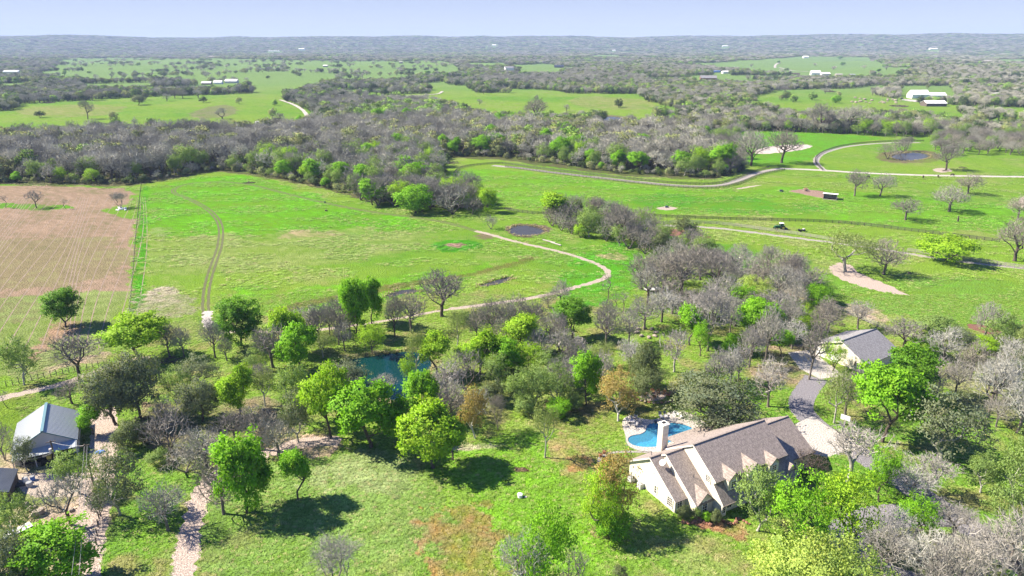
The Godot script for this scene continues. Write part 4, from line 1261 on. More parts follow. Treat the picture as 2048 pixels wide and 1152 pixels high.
	# junk by the shed
	for q in [[52, 965, 0.45, 1.0, "white", "white barrel standing highest in the junk between shed and barn"], [60, 973, 0.5, 0.9, "cushion", "grey barrel lowest and rightmost in the junk beside the dark shed"], [66, 960, 0.4, 0.8, "blue", "blue-lidded drum behind the barrels beside the dark shed"]]:
		t = thing("barrel", q[5], "barrel", gp(q[0], q[1]))
		b = Mb.new()
		b.bar(Vector3.ZERO, Vector3(0, q[3], 0), q[2], q[2], 12)
		part("drum", b, M[q[4]], t)
		b = Mb.new()
		b.bar(Vector3(0, q[3], 0), Vector3(0, q[3] + 0.06, 0), q[2] * 1.05, q[2] * 0.95, 12)
		part("lid", b, M.steel, t)
	b = Mb.new()
	for i in 5: b.slab(Vector3(-1.2, 0.25, 0.5 - i * 0.25), Vector3(1.2, 0.25, 0.5 - i * 0.25), Vector3(1.2, 0.25, 0.3 - i * 0.25), Vector3(-1.2, 0.25, 0.3 - i * 0.25), 0.1)
	one("plank_stack", "low grey stack of planks against the dark shed", "planks", b, M.greywood, gp(38, 972), 0.5)
	b = Mb.new()
	b.rock(Vector3(0, 0.12, 0), Vector3(1.0, 0.25, 0.7), rng)
	one("blue_tarp", "crumpled pale blue tarp lying on the pink gravel drive beside the barn", "tarp", b, M.blue, gp(200, 905), 0.4)
	b = Mb.new()
	b.slab(Vector3(-0.8, 0.2, 2.8), Vector3(0.8, 0.2, 2.8), Vector3(0.8, 0.3, -2.8), Vector3(-0.8, 0.3, -2.8), 0.14)
	one("metal_sheet", "long pale metal sheet lying on the ground in the bottom left scrub", "metal sheet", b, M.white, gp(25, 1068), -0.65)
	k = 0
	for q in [[66, 1020, 0.9, "large pale boulder, upper one in the bottom left scrub"], [78, 1030, 1.2, "largest pale green-stained boulder in the bottom left scrub"], [112, 1046, 0.6, "dark hollow stump on the pink soil left of the leaning tree"], [84, 1058, 0.7, "grey boulder with a dark side below the largest one"], [50, 1012, 0.7, "small pale boulder furthest up in the bottom left scrub"], [143, 1022, 0.6, "flat pink rock at the foot of the leaning tree by the gravel drive"]]:
		b = Mb.new()
		b.rock(Vector3(0, q[2] * 0.4, 0), Vector3(q[2], q[2] * 0.6, q[2] * 0.8), rng)
		one("boulder" if k != 2 else "stump", q[3], "boulder" if k != 2 else "stump", b, M.stone if k != 2 else M.mulch, gp(q[0], q[1]), k * 1.1)
		k += 1
	b = Mb.new()
	b.box(Vector3(0, 0.7, 0), Vector3(2.2, 0.7, 1.2))
	t = thing("forklift", "small yellow machine parked in the open front of the metal barn", "machine", gp(98, 926), 0.4)
	part("body", b, M.dark, t)
	b = Mb.new()
	b.box(Vector3(0.3, 1.35, 0), Vector3(0.7, 0.7, 0.9))
	part("hood", b, M.yellow, t)
	for x in [-0.7, 0.7]:
		for z in [-0.6, 0.6]:
			b = Mb.new()
			b.bar(Vector3(x, 0.35, z - 0.1), Vector3(x, 0.35, z + 0.1), 0.35, 0.35, 12)
			part("wheel", b, M.rubber, t)
	# flat trailer under the bare oaks, pipes and log piles
	t = thing("flat_trailer", "white flat trailer parked under the bare oaks beyond the lawn", "trailer", gp(1306, 583), 0.35)
	b = Mb.new()
	b.box(Vector3(0, 0.9, 0), Vector3(5.6, 0.14, 2.2))
	part("bed", b, M.white, t)
	for z in [-1.05, 1.05]:
		b = Mb.new()
		b.box(Vector3(0, 1.3, z), Vector3(5.6, 0.12, 0.08))
		for x in [-2.7, 0.0, 2.7]: b.box(Vector3(x, 1.1, z), Vector3(0.1, 0.4, 0.1))
		part("side_rail", b, M.white, t)
		b = Mb.new()
		b.bar(Vector3(0.4, 0.4, z * 0.9 - 0.1), Vector3(0.4, 0.4, z * 0.9 + 0.1), 0.4, 0.4, 12)
		part("wheel", b, M.rubber, t)
	for q in [[1086, 481, 1110, 487, "longer pale pipe lying on the grass beside the dirt track"], [1102, 486, 1122, 492, "second pale pipe lying end to end beside the dirt track"]]:
		b = Mb.new()
		var e0 := gp(q[0], q[1]) + Vector3(0, 0.3, 0)
		var e1 := gp(q[2], q[3]) + Vector3(0, 0.3, 0)
		b.bar(e0, e1, 0.28, 0.28, 10)
		one("culvert_pipe", q[4], "pipe", b, M.palewood, Vector3.ZERO)
	for q in [[341, 722, 2.6, 0.9, "dark brush pile of cut branches under the bare trees at left"], [283, 842, 2.2, 0.8, "dark heap of brush below the big evergreen oak"], [1680, 650, 1.6, 0.8, "reddish brush heap between the garage and the rail fence"], [905, 326, 5.0, 1.6, "dark heap of logs at the corner of the board fence by the woods"], [1925, 336, 2.2, 1.4, "dark stump and rocks beside the small bare tree by the white road"], [1890, 342, 2.0, 0.8, "ring of dark stones round the foot of the bare tree by the white road"], [96, 206, 9.0, 2.0, "dark brush heap on the far left meadow"], [1660, 184, 10.0, 3.0, "dark brush heap among the pale rocks of the far right pasture"], [1796, 213, 11.0, 2.5, "low grey rubble heap in the pasture left of the stable"], [498, 366, 3.0, 0.8, "fallen grey log at the woods' edge above the meadow track"]]:
		b = Mb.new()
		for i in 46:
			var a := rng.randf() * TAU
			var r: float = sqrt(rng.randf()) * q[2]
			var p := Vector3(cos(a) * r, rng.randf() * q[3] * (1.0 - r / q[2] * 0.8), sin(a) * r)
			var d: Vector3 = Vector3(rng.randf_range(-1, 1), rng.randf_range(-0.25, 0.25), rng.randf_range(-1, 1)).normalized() * q[2] * 0.4
			b.bar(p - d, p + d, 0.05 * q[2] * 0.5, 0.03 * q[2] * 0.5, 4)
		one("brush_pile", q[4], "brush pile", b, M.darkbark_plain, gp(q[0], q[1]), 0.0)

# ================================================================ fences
func fence(called: String, label: String, a: Array, high: float, gap: float, rails: int, m: Material, single := false, thick := 0.16, group := ""):
	var line := rounded(plan(a), 2, false)
	var pts := []
	var carry := 0.0
	for i in range(1, line.size()):
		var len := line[i].distance_to(line[i - 1])
		var s := carry
		while s < len:
			pts.append(line[i - 1].lerp(line[i], s / len))
			s += gap
		carry = s - len
	var root := Vector3(pts[0].x, 0, pts[0].y)
	var f := thing(called, label, "fence", root, 0.0, group)
	var post_mesh: ArrayMesh
	var b := Mb.new()
	var count := 0
	for p in pts:
		if single and count < 290:
			if post_mesh == null:
				var pb := Mb.new()
				pb.bar(Vector3.ZERO, Vector3(0, high, 0), thick * 0.6, thick * 0.55, 6)
				post_mesh = pb.mesh()
			var o := put("post", post_mesh, m, f)
			o.position = Vector3(p.x, 0, p.y) - root
			o.rotation = Vector3(rng.randf_range(-0.05, 0.05), rng.randf(), rng.randf_range(-0.05, 0.05))
		else:
			b.box(Vector3(p.x, high * 0.5, p.y) - root, Vector3(thick, high, thick))
		count += 1
	if b.v.size() > 0:
		tag(part("post", b, m, f), "", "", "", "stuff")
	b = Mb.new()
	var rh := 0.15 if rails < 5 and not single and thick > 0.11 else 0.02
	for r in rails:
		var y := high * (0.93 - 0.72 * r / maxf(1.0, rails - 1))
		for i in range(1, pts.size()):
			var p0 := Vector3(pts[i - 1].x, y, pts[i - 1].y) - root
			var p1 := Vector3(pts[i].x, y, pts[i].y) - root
			var s := (p1 - p0).cross(Vector3.UP).normalized() * (0.025 if rh > 0.05 else 0.008)
			var off := s.normalized() * (thick * 0.5 + 0.02)
			var up := Vector3(0, rh, 0)
			b.hexa([p0 - s + off, p1 - s + off, p1 + s + off, p0 + s + off, p0 - s + off + up, p1 - s + off + up, p1 + s + off + up, p0 + s + off + up])
	tag(part("rail" if rh > 0.05 else "wire", b, m if rh > 0.05 else M.wire, f), "", "", "", "stuff")

func fences():
	fence("board_fence", "dark board fence curving round the big pasture along the gravel road by the woods", [908, 366, 906, 350, 915, 339, 935, 333, 985, 328, 1010, 328, 1100, 341, 1180, 350, 1250, 358, 1345, 368, 1428, 371, 1470, 360, 1508, 344, 1540, 336], 1.35, 2.6, 4, M.greywood)
	fence("board_fence", "dark board fence on the near side of the gravel road below the woods", [1010, 334, 1100, 347, 1180, 356, 1250, 365, 1345, 375, 1430, 379, 1480, 368, 1522, 349, 1570, 341], 1.35, 2.6, 4, M.greywood)
	fence("board_fence", "board fence looping round the green paddock beside the stock pond", [1645, 341, 1630, 327, 1630, 314, 1654, 300, 1700, 289, 1780, 283, 1850, 283], 1.35, 2.6, 4, M.greywood)
	fence("board_fence", "long grey board fence crossing the pastures behind the tractor", [1010, 420, 1050, 427, 1090, 430, 1180, 428, 1260, 430, 1345, 436, 1400, 438, 1480, 441, 1600, 443, 1700, 448, 1800, 460, 1900, 472, 2012, 486], 1.4, 2.6, 4, M.greywood)
	fence("board_fence", "pale board fence running in front of the tractor beside the lane", [1285, 456, 1340, 446, 1400, 447, 1460, 451, 1520, 460, 1590, 469, 1660, 481, 1760, 495], 1.4, 2.6, 4, M.palewood)
	fence("board_fence", "pale board fence at right continuing past the round green shrub", [1815, 503, 1880, 513, 1950, 523, 2080, 543], 1.4, 2.6, 4, M.palewood)
	fence("rail_fence", "pale rail fence behind the garage at the edge of the right pasture", [1570, 585, 1640, 606, 1690, 624, 1755, 655, 1800, 668, 1850, 684, 1890, 700], 1.4, 2.5, 4, M.palewood)
	fence("boundary_fence", "thin post and wire fence between the ploughed brown field and green meadow", [283, 368, 278, 410, 272, 470, 267, 540, 262, 600, 256, 650], 1.3, 3.6, 3, M.wood, false, 0.1)
	fence("wire_fence", "post and wire fence along the farm track at the left edge", [-40, 783, 0, 776, 60, 762, 110, 752, 160, 741, 215, 730, 240, 726], 1.5, 1.25, 4, M.wood, true, 0.14)
	fence("drive_fence", "short dark post fence on the right edge of the pink gravel drive", [203, 990, 198, 1040, 194, 1080, 191, 1120], 1.5, 2.4, 3, M.wood, true, 0.18)

# ================================================================ animals and machines in the pastures
func tube_body(b: Mb, pts: Array, sides := 8):                    # a limb or trunk as one run of tapering rings: [point, radius]
	for i in range(1, pts.size()):
		b.bar(pts[i - 1][0], pts[i][0], pts[i - 1][1], pts[i][1], sides)

func pasture_things():
	for q in [[1736, 357, 0.3, "dark horse half hidden by the right one of the two bare round trees"], [1846, 356, 1.2, "leftmost of three dark horses grazing beside the white ranch road"], [1876, 355, -1.9, "middle of three dark horses grazing beside the white ranch road"], [1904, 352, 0.0, "rightmost dark horse, side on, just above the white ranch road"]]:
		var b := Mb.new()
		tube_body(b, [[Vector3(-0.85, 1.15, 0), 0.28], [Vector3(-0.5, 1.18, 0), 0.36], [Vector3(0.1, 1.12, 0), 0.35], [Vector3(0.65, 1.2, 0), 0.33], [Vector3(0.85, 1.25, 0), 0.22]], 10)
		tube_body(b, [[Vector3(0.75, 1.25, 0), 0.24], [Vector3(1.15, 0.9, 0), 0.17], [Vector3(1.4, 0.5, 0), 0.14], [Vector3(1.55, 0.15, 0), 0.09]], 8)
		for s in [-1, 1]:
			tube_body(b, [[Vector3(0.6, 1.0, 0.17 * s), 0.16], [Vector3(0.62, 0.5, 0.17 * s), 0.08], [Vector3(0.6, 0.0, 0.17 * s), 0.06]], 6)
			tube_body(b, [[Vector3(-0.7, 1.0, 0.17 * s), 0.2], [Vector3(-0.62, 0.62, 0.17 * s), 0.12], [Vector3(-0.78, 0.45, 0.17 * s), 0.08], [Vector3(-0.72, 0.0, 0.17 * s), 0.06]], 6)
			b.bar(Vector3(1.3, 0.62, 0.07 * s), Vector3(1.22, 0.75, 0.09 * s), 0.04, 0.01, 5)
		tube_body(b, [[Vector3(-0.95, 1.25, 0), 0.06], [Vector3(-1.1, 0.9, 0), 0.09], [Vector3(-1.1, 0.45, 0), 0.04]], 6)
		one("horse", q[3], "horse", b, M.horse, gp(q[0], q[1]), q[2], "horses by the ranch road")
	# tractor
	var t := thing("tractor", "green tractor with a glazed cab and yellow wheels parked between the two board fences", "tractor", gp(1559, 459), PI + 0.05)
	var b := Mb.new()
	b.box(Vector3(1.15, 1.35, 0), Vector3(2.2, 0.8, 0.85))
	part("hood", b, M.green_paint, t)
	b = Mb.new()
	b.box(Vector3(0.2, 0.85, 0), Vector3(3.6, 0.5, 0.7))
	part("chassis", b, M.dark_metal, t)
	b = Mb.new()
	for x in [-1.35, 0.05]:
		for z in [-0.72, 0.72]: b.bar(Vector3(x, 1.2, z), Vector3(x * 0.95, 2.7, z * 0.92), 0.06, 0.06, 5)
	var cab := part("cab", b, M.green_paint, t)
	b = Mb.new()
	b.box(Vector3(-0.65, 1.95, 0), Vector3(1.36, 1.4, 1.38))
	part("cab_glass", b, M.glass, cab)
	b = Mb.new()
	b.box(Vector3(-0.65, 2.78, 0), Vector3(1.7, 0.2, 1.65))
	part("cab_roof", b, M.white, cab)
	for s in [-1.0, 1.0]:
		for w in [[-1.1, 0.95, 0.24, 0.55], [1.75, 0.62, 0.18, 0.35]]:
			b = Mb.new()
			b.bar(Vector3(w[0], w[1], s * 0.95 - w[2]), Vector3(w[0], w[1], s * 0.95 + w[2]), w[1], w[1], 20)
			var wh := part("wheel", b, M.rubber, t)
			b = Mb.new()
			b.bar(Vector3(w[0], w[1], s * 0.95 - w[2] - 0.03), Vector3(w[0], w[1], s * 0.95 + w[2] + 0.03), w[3], w[3], 14)
			part("rim", b, M.yellow, wh)
		b = Mb.new()
		b.box(Vector3(-1.1, 1.98, s * 0.95), Vector3(1.5, 0.1, 0.55))
		part("fender", b, M.green_paint, t)
	b = Mb.new()
	b.bar(Vector3(0.9, 1.7, 0.3), Vector3(0.9, 2.6, 0.3), 0.06, 0.06, 6)
	part("exhaust", b, M.dark, t)
	b = Mb.new()
	b.box(Vector3(-2.6, 0.5, 0), Vector3(1.3, 0.3, 1.7))
	b.bar(Vector3(-1.6, 0.9, 0), Vector3(-2.6, 0.6, 0), 0.1, 0.1, 5)
	part("mower", b, M.dark_metal, t)
	# the implement left in the grass
	t = thing("disc_harrow", "dark implement left in the grass right of the green tractor", "implement", gp(1603, 463), 0.1)
	b = Mb.new()
	b.box(Vector3(0, 0.85, 0), Vector3(3.0, 0.16, 0.2))
	b.box(Vector3(-0.8, 0.85, 0), Vector3(0.2, 0.16, 1.8))
	b.box(Vector3(0.9, 0.85, 0), Vector3(0.2, 0.16, 1.8))
	b.bar(Vector3(-1.4, 0.85, 0), Vector3(-2.6, 0.5, 0), 0.09, 0.07, 6)
	part("frame", b, M.dark_metal, t)
	for x in [-0.8, 0.9]:
		for z in [-0.8, -0.4, 0.0, 0.4, 0.8]:
			b = Mb.new()
			b.bar(Vector3(x, 0.5, z - 0.03), Vector3(x, 0.5, z + 0.03), 0.48, 0.48, 14)
			part("disc", b, M.dark, t)
	b = Mb.new()
	b.box(Vector3(0.9, 1.1, 0), Vector3(0.8, 0.35, 1.1))
	part("weight_box", b, M.cushion, t)
	# run-in shelter
	t = thing("field_shelter", "blue-grey open-fronted field shelter with a white metal roof in the right pasture", "shelter", gp(1520 + 1210 / 9.6, 360 + 365 / 9.6), atan2(-0.481, 0.877))
	b = Mb.new()
	b.box(Vector3(3.1, 1.25, -4.6), Vector3(6.2, 2.5, 0.12))
	part("back_wall", b, M.metal_wall, t)
	for x in [0.06, 6.14]:
		b = Mb.new()
		b.hexa([Vector3(x - 0.06, 0, 0), Vector3(x + 0.06, 0, 0), Vector3(x + 0.06, 0, -4.5), Vector3(x - 0.06, 0, -4.5), Vector3(x - 0.06, 2.9, 0), Vector3(x + 0.06, 2.9, 0), Vector3(x + 0.06, 2.4, -4.5), Vector3(x - 0.06, 2.4, -4.5)])
		part("side_wall", b, M.metal_wall, t)
	b = Mb.new()
	b.slab(Vector3(-0.5, 3.05, 0.6), Vector3(6.7, 3.05, 0.6), Vector3(6.7, 2.5, -5.0), Vector3(-0.5, 2.5, -5.0), 0.1)
	part("roof", b, M.white, t)
	for x in [0.1, 2.1, 4.1, 6.1]:
		b = Mb.new()
		b.box(Vector3(x, 1.4, 0.1), Vector3(0.16, 2.8, 0.16))
		part("post", b, M.wood, t)
	b = Mb.new()
	b.box(Vector3(3.1, 0.12, 0.5), Vector3(6.6, 0.24, 0.3))
	part("front_sill", b, M.palewood, t)
	# feeders
	t = thing("hay_feeder", "pale round hay feeder with a red-brown bale left of the field shelter", "hay feeder", gp(1611, 382))
	b = Mb.new()
	b.bar(Vector3(-0.7, 0.85, 0), Vector3(0.7, 0.85, 0), 0.85, 0.85, 16)
	part("hay_bale", b, M.redstone, t)
	b = Mb.new()
	for i in 12:
		var a := TAU * i / 12
		b.bar(Vector3(cos(a) * 1.35, 0, sin(a) * 1.35), Vector3(cos(a) * 1.45, 1.25, sin(a) * 1.45), 0.05, 0.05, 4)
		var a2 := TAU * (i + 1) / 12
		for y in [0.1, 0.6, 1.25]: b.bar(Vector3(cos(a) * 1.4, y, sin(a) * 1.4), Vector3(cos(a2) * 1.4, y, sin(a2) * 1.4), 0.06, 0.06, 4)
	part("ring", b, M.palewood, t)
	for q in [[1562, 383, 1.4, "dark low trough on the bare soil left of the hay feeder"], [1333, 415, 1.2, "small dark trough in the middle of the bare ring on the big pasture"], [652, 422, 0.9, "small dark log standing alone on the meadow below the woods"], [650, 405, 0.8, "small dark feeder by the meadow track below the woods"], [1818, 547, 0.8, "dark cut stump on the grass right of the two big pasture oaks"], [1915, 443, 0.5, "tall dark tree stump standing alone in the right pasture"], [1648, 397, 0.9, "dark calf-sized mineral tub beside the field shelter"], [803, 146, 4.0, "low pale trough on the far centre pasture"]]:
		b = Mb.new()
		var w: float = q[2]
		var hh := 2.6 if q[0] == 1915 else 0.7 * w
		b.bar(Vector3.ZERO, Vector3(0.0, hh, 0), w * 0.6, w * 0.5, 10)
		b.box(Vector3(w * 0.4, hh * 0.3, w * 0.2), Vector3(w * 0.8, hh * 0.6, w * 0.6))
		var st: bool = "stump" in q[3] or "log" in q[3]
		one("stump" if st else "trough", q[3], "stump" if st else "trough", b, M.darkbark_plain if st else M.dark_metal, gp(q[0], q[1]))
	# pale stones dumped by the lone bush and trough at left, and rocks in the far right pasture
	for i in 14:
		b = Mb.new()
		b.rock(Vector3(0, 0.2, 0), Vector3(0.7, 0.4, 0.5), rng)
		one("field_stone", "pale stone in the heap at the foot of the lone bush by the boundary fence", "stone", b, M.white, gp(240 + rng.randf_range(-8, 14), 417 + rng.randf_range(-2, 4)), rng.randf() * 6, "pale stones under the lone bush")
	for i in 26:
		b = Mb.new()
		var s := rng.randf_range(1.0, 3.0)
		b.rock(Vector3(0, s * 0.3, 0), Vector3(s, s * 0.5, s * 0.8), rng)
		one("pasture_rock", "pale rock strewn over the far right pasture below the ranch barns", "rock", b, M.stone, gp(rng.randf_range(1700, 1815), 199 + rng.randf_range(-3, 8)), rng.randf() * 6, "rocks strewn over the far right pasture")

# ================================================================ trees
func grow(seed_: int, o: Dictionary) -> Dictionary:               # a skeleton 10 m high: branches reach out to points spread through lobes of the crown
	var r := RandomNumberGenerator.new()
	r.seed = seed_
	var cb: float = o.cb
	var rx: float = o.rx
	var mid := 10.0 * (1.0 + cb) * 0.5
	var ry := 10.0 * (1.0 - cb) * 0.5
	var lobes := []
	for i in o.lobes:
		var a: float = TAU * (i + r.randf() * 0.7) / float(o.lobes)
		var el := r.randf_range(o.get("low", -0.85), 0.95)
		lobes.append([Vector3(cos(a) * cos(el) * rx * 0.58, mid + sin(el) * ry * 0.6, sin(a) * cos(el) * rx * 0.58), r.randf_range(0.36, 0.56)])
	lobes.append([Vector3(0, mid + ry * 0.45, 0), 0.5])
	var pts := []
	var up: float = 10.0 * cb * 0.85 + float(o.get("leader", 0.0))
	var top := Vector3(o.lean * 2.0, up, o.lean * 0.6)
	for i in o.n:
		var l = lobes[r.randi() % lobes.size()]
		var d := Vector3(r.randfn(), r.randfn(), r.randfn()).normalized() * pow(r.randf(), 0.38)
		var p: Vector3 = l[0] + Vector3(d.x * rx * l[1], d.y * ry * l[1] * 1.05, d.z * rx * l[1])
		p.y = clampf(p.y, 10.0 * cb * 0.75, 10.0)
		pts.append([p.distance_to(top), p])
	pts.sort_custom(func(a, b): return a[0] < b[0])
	var pos := PackedVector3Array([Vector3.ZERO])
	var par := PackedInt32Array([-1])
	var plen := PackedFloat32Array([0.0])
	var stems: int = o.get("stems", 1)
	for s in stems:
		var last := 0
		var end := top
		if stems > 1:
			var a := TAU * s / stems + r.randf()
			end = Vector3(cos(a) * rx * 0.3, 10.0 * cb + 1.5, sin(a) * rx * 0.3)
		for k in range(1, 5):
			var q := end * (k / 4.0) + Vector3(r.randfn() * 0.05, 0, r.randfn() * 0.05)
			pos.append(q); par.append(last); plen.append(plen[last] + pos[last].distance_to(q))
			last = pos.size() - 1
	var bf: float = o.get("bf", 0.3)
	for e in pts:
		var p: Vector3 = e[1]
		var best := 1
		var cost := 1e9
		for j in range(2, pos.size()):
			var c := p.distance_to(pos[j]) + bf * plen[j]
			if p.y < pos[j].y: c += (pos[j].y - p.y) * 0.7
			if c < cost:
				cost = c
				best = j
		var d := p.distance_to(pos[best])
		var steps := clampi(int(d / 0.9), 1, 5)
		var last := best
		var side: Vector3 = Vector3(r.randfn(), r.randfn() + 0.4, r.randfn()) * d * float(o.get("gnarl", 0.13))
		for k in range(1, steps + 1):
			var t := float(k) / steps
			var q: Vector3 = pos[best].lerp(p, t) + side * sin(t * PI) + (Vector3(r.randfn(), r.randfn(), r.randfn()) * 0.06 if k < steps else Vector3.ZERO)
			pos.append(q); par.append(last); plen.append(plen[last] + pos[last].distance_to(q))
			last = pos.size() - 1
	var acc := PackedFloat32Array()
	acc.resize(pos.size())
	var rad := PackedFloat32Array()
	rad.resize(pos.size())
	var ex: float = o.get("ex", 2.25)
	for i in range(pos.size() - 1, -1, -1):
		rad[i] = maxf(o.tip, pow(acc[i], 1.0 / ex))
		if par[i] >= 0: acc[par[i]] += pow(rad[i], ex)
	return {"pos": pos, "par": par, "rad": rad}

class Soft:                                                       # indexed mesh with normals and colours
	var v := PackedVector3Array()
	var n := PackedVector3Array()
	var c := PackedColorArray()
	var i := PackedInt32Array()
	func add_to(m: ArrayMesh):
		var a := []
		a.resize(Mesh.ARRAY_MAX)
		a[Mesh.ARRAY_VERTEX] = v
		a[Mesh.ARRAY_NORMAL] = n
		a[Mesh.ARRAY_COLOR] = c
		a[Mesh.ARRAY_INDEX] = i
		m.add_surface_from_arrays(Mesh.PRIMITIVE_TRIANGLES, a)
	func mesh() -> ArrayMesh:
		var m := ArrayMesh.new()
		add_to(m)
		return m

func limb(s: Soft, a: Vector3, b: Vector3, ra: float, rb: float, sides: int, col: Color):
	var z := (b - a).normalized()
	var x := z.cross(Vector3.UP if absf(z.y) < 0.9 else Vector3.RIGHT).normalized()
	var y := z.cross(x)
	var o := s.v.size()
	for k in sides:
		var t := TAU * k / sides
		var e := x * cos(t) + y * sin(t)
		s.v.append(a + e * ra); s.v.append(b + e * rb)
		s.n.append(e); s.n.append(e)
		s.c.append(col); s.c.append(col)
	for k in sides:
		var p := o + k * 2
		var q := o + ((k + 1) % sides) * 2
		s.i.append(p); s.i.append(p + 1); s.i.append(q)
		s.i.append(q); s.i.append(p + 1); s.i.append(q + 1)

func sprig(s: Soft, a: Vector3, b: Vector3, w: float, col: Color):  # a fine twig: two crossed slivers
	var z := (b - a).normalized()
	var x := z.cross(Vector3(0.31, 0.87, 0.2)).normalized()
	for e in [x, z.cross(x)]:
		var nn := z.cross(e)
		var o := s.v.size()
		s.v.append(a - e * w); s.v.append(a + e * w); s.v.append(b)
		for k in 3:
			s.n.append(nn); s.c.append(col)
		s.i.append(o); s.i.append(o + 1); s.i.append(o + 2)

func flesh(g: Dictionary, seed_: int, o: Dictionary) -> Array:      # [trunk and limbs, twigs and foliage] as Soft
	var r := RandomNumberGenerator.new()
	r.seed = seed_ + 500
	var wood := Soft.new()
	var crown := Soft.new()
	var pos: PackedVector3Array = g.pos
	var par: PackedInt32Array = g.par
	var rad: PackedFloat32Array = g.rad
	var tip: float = o.tip
	var core := Vector3(0, 10.0 * (0.45 * o.cb + 0.45), 0)
	var wc: Color = o.get("wood_c", Color.WHITE)
	var limb_c: Color = o.get("limb_c", wc)
	for i in range(1, pos.size()):
		var k := 0.85 + r.randf() * 0.3
		var rr := rad[i]
		var col := Color(k, k, k) * (limb_c if rr > tip * 2.2 else wc)
		if rr > tip * 2.6 or o.get("coarse", false):
			limb(wood, pos[par[i]], pos[i], minf(rad[par[i]], rr * 1.25) * (1.35 if par[i] == 0 else 1.0), rr, 7 if rr > 0.2 else (5 if rr > 0.08 else 3), col)
		else:
			limb(crown, pos[par[i]], pos[i], minf(rad[par[i]], rr * 1.3), rr, 3, col)
	var tw: int = o.get("twigs", 0)
	var lf: int = o.get("leaves", 0)
	var ls: float = o.get("leaf", 0.2)
	var sp: float = o.get("spread", 0.5)
	var lc: Color = o.get("leaf_c", Color.WHITE)
	var bare: float = o.get("bare", 0.0)
	var twl: float = o.get("twig", 0.8)
	for i in range(5, pos.size()):
		if rad[i] > tip * 2.2: continue
		var dir := (pos[i] - pos[par[i]]).normalized()
		for k in tw:
			var d := (dir * 0.9 + Vector3(r.randfn(), r.randfn() + 0.35, r.randfn()) * 0.55).normalized()
			var l := twl * r.randf_range(0.5, 1.3)
			var m := 0.9 + r.randf() * 0.35
			sprig(crown, pos[i], pos[i] + d * l, tip * 0.85, Color(m, m, m) * wc)
			if k % 2 == 0:
				var q := pos[i] + d * l * 0.45
				sprig(crown, q, q + (d + Vector3(r.randfn(), r.randfn() + 0.3, r.randfn()) * 0.7).normalized() * l * 0.6, tip * 0.6, Color(m, m, m) * wc)
		if lf > 0 and r.randf() >= bare:
			var tone := r.randf_range(0.72, 1.28)
			var warm := r.randf_range(-0.12, 0.12)
			for k in lf:
				var p := pos[i] + Vector3(r.randfn(), r.randfn() * 0.75, r.randfn()) * sp
				var out := (p - core).normalized()
				var a := Vector3(r.randfn(), r.randfn(), r.randfn()).normalized()
				var b := a.cross(Vector3(r.randfn(), r.randfn(), r.randfn())).normalized()
				var nn := a.cross(b)
				var turned := nn.dot(out + Vector3(0, 0.5, 0)) < 0
				if turned: nn = -nn
				nn = (nn * 0.7 + out * 0.6 + Vector3(0, 0.3, 0)).normalized()
				var s := ls * r.randf_range(0.65, 1.3)
				var t := tone * r.randf_range(0.8, 1.2)
				var col := Color(t * (1.0 + warm), t, t * (1.0 - warm)) * lc
				var q := crown.v.size()
				crown.v.append(p - a * s); crown.v.append(p + b * s * 0.62); crown.v.append(p + a * s); crown.v.append(p - b * s * 0.62)
				for e in 4:
					crown.n.append(nn); crown.c.append(col)
				if turned:
					crown.i.append(q); crown.i.append(q + 2); crown.i.append(q + 1)
					crown.i.append(q); crown.i.append(q + 3); crown.i.append(q + 2)
				else:
					crown.i.append(q); crown.i.append(q + 1); crown.i.append(q + 2)
					crown.i.append(q); crown.i.append(q + 2); crown.i.append(q + 3)
	return [wood, crown]

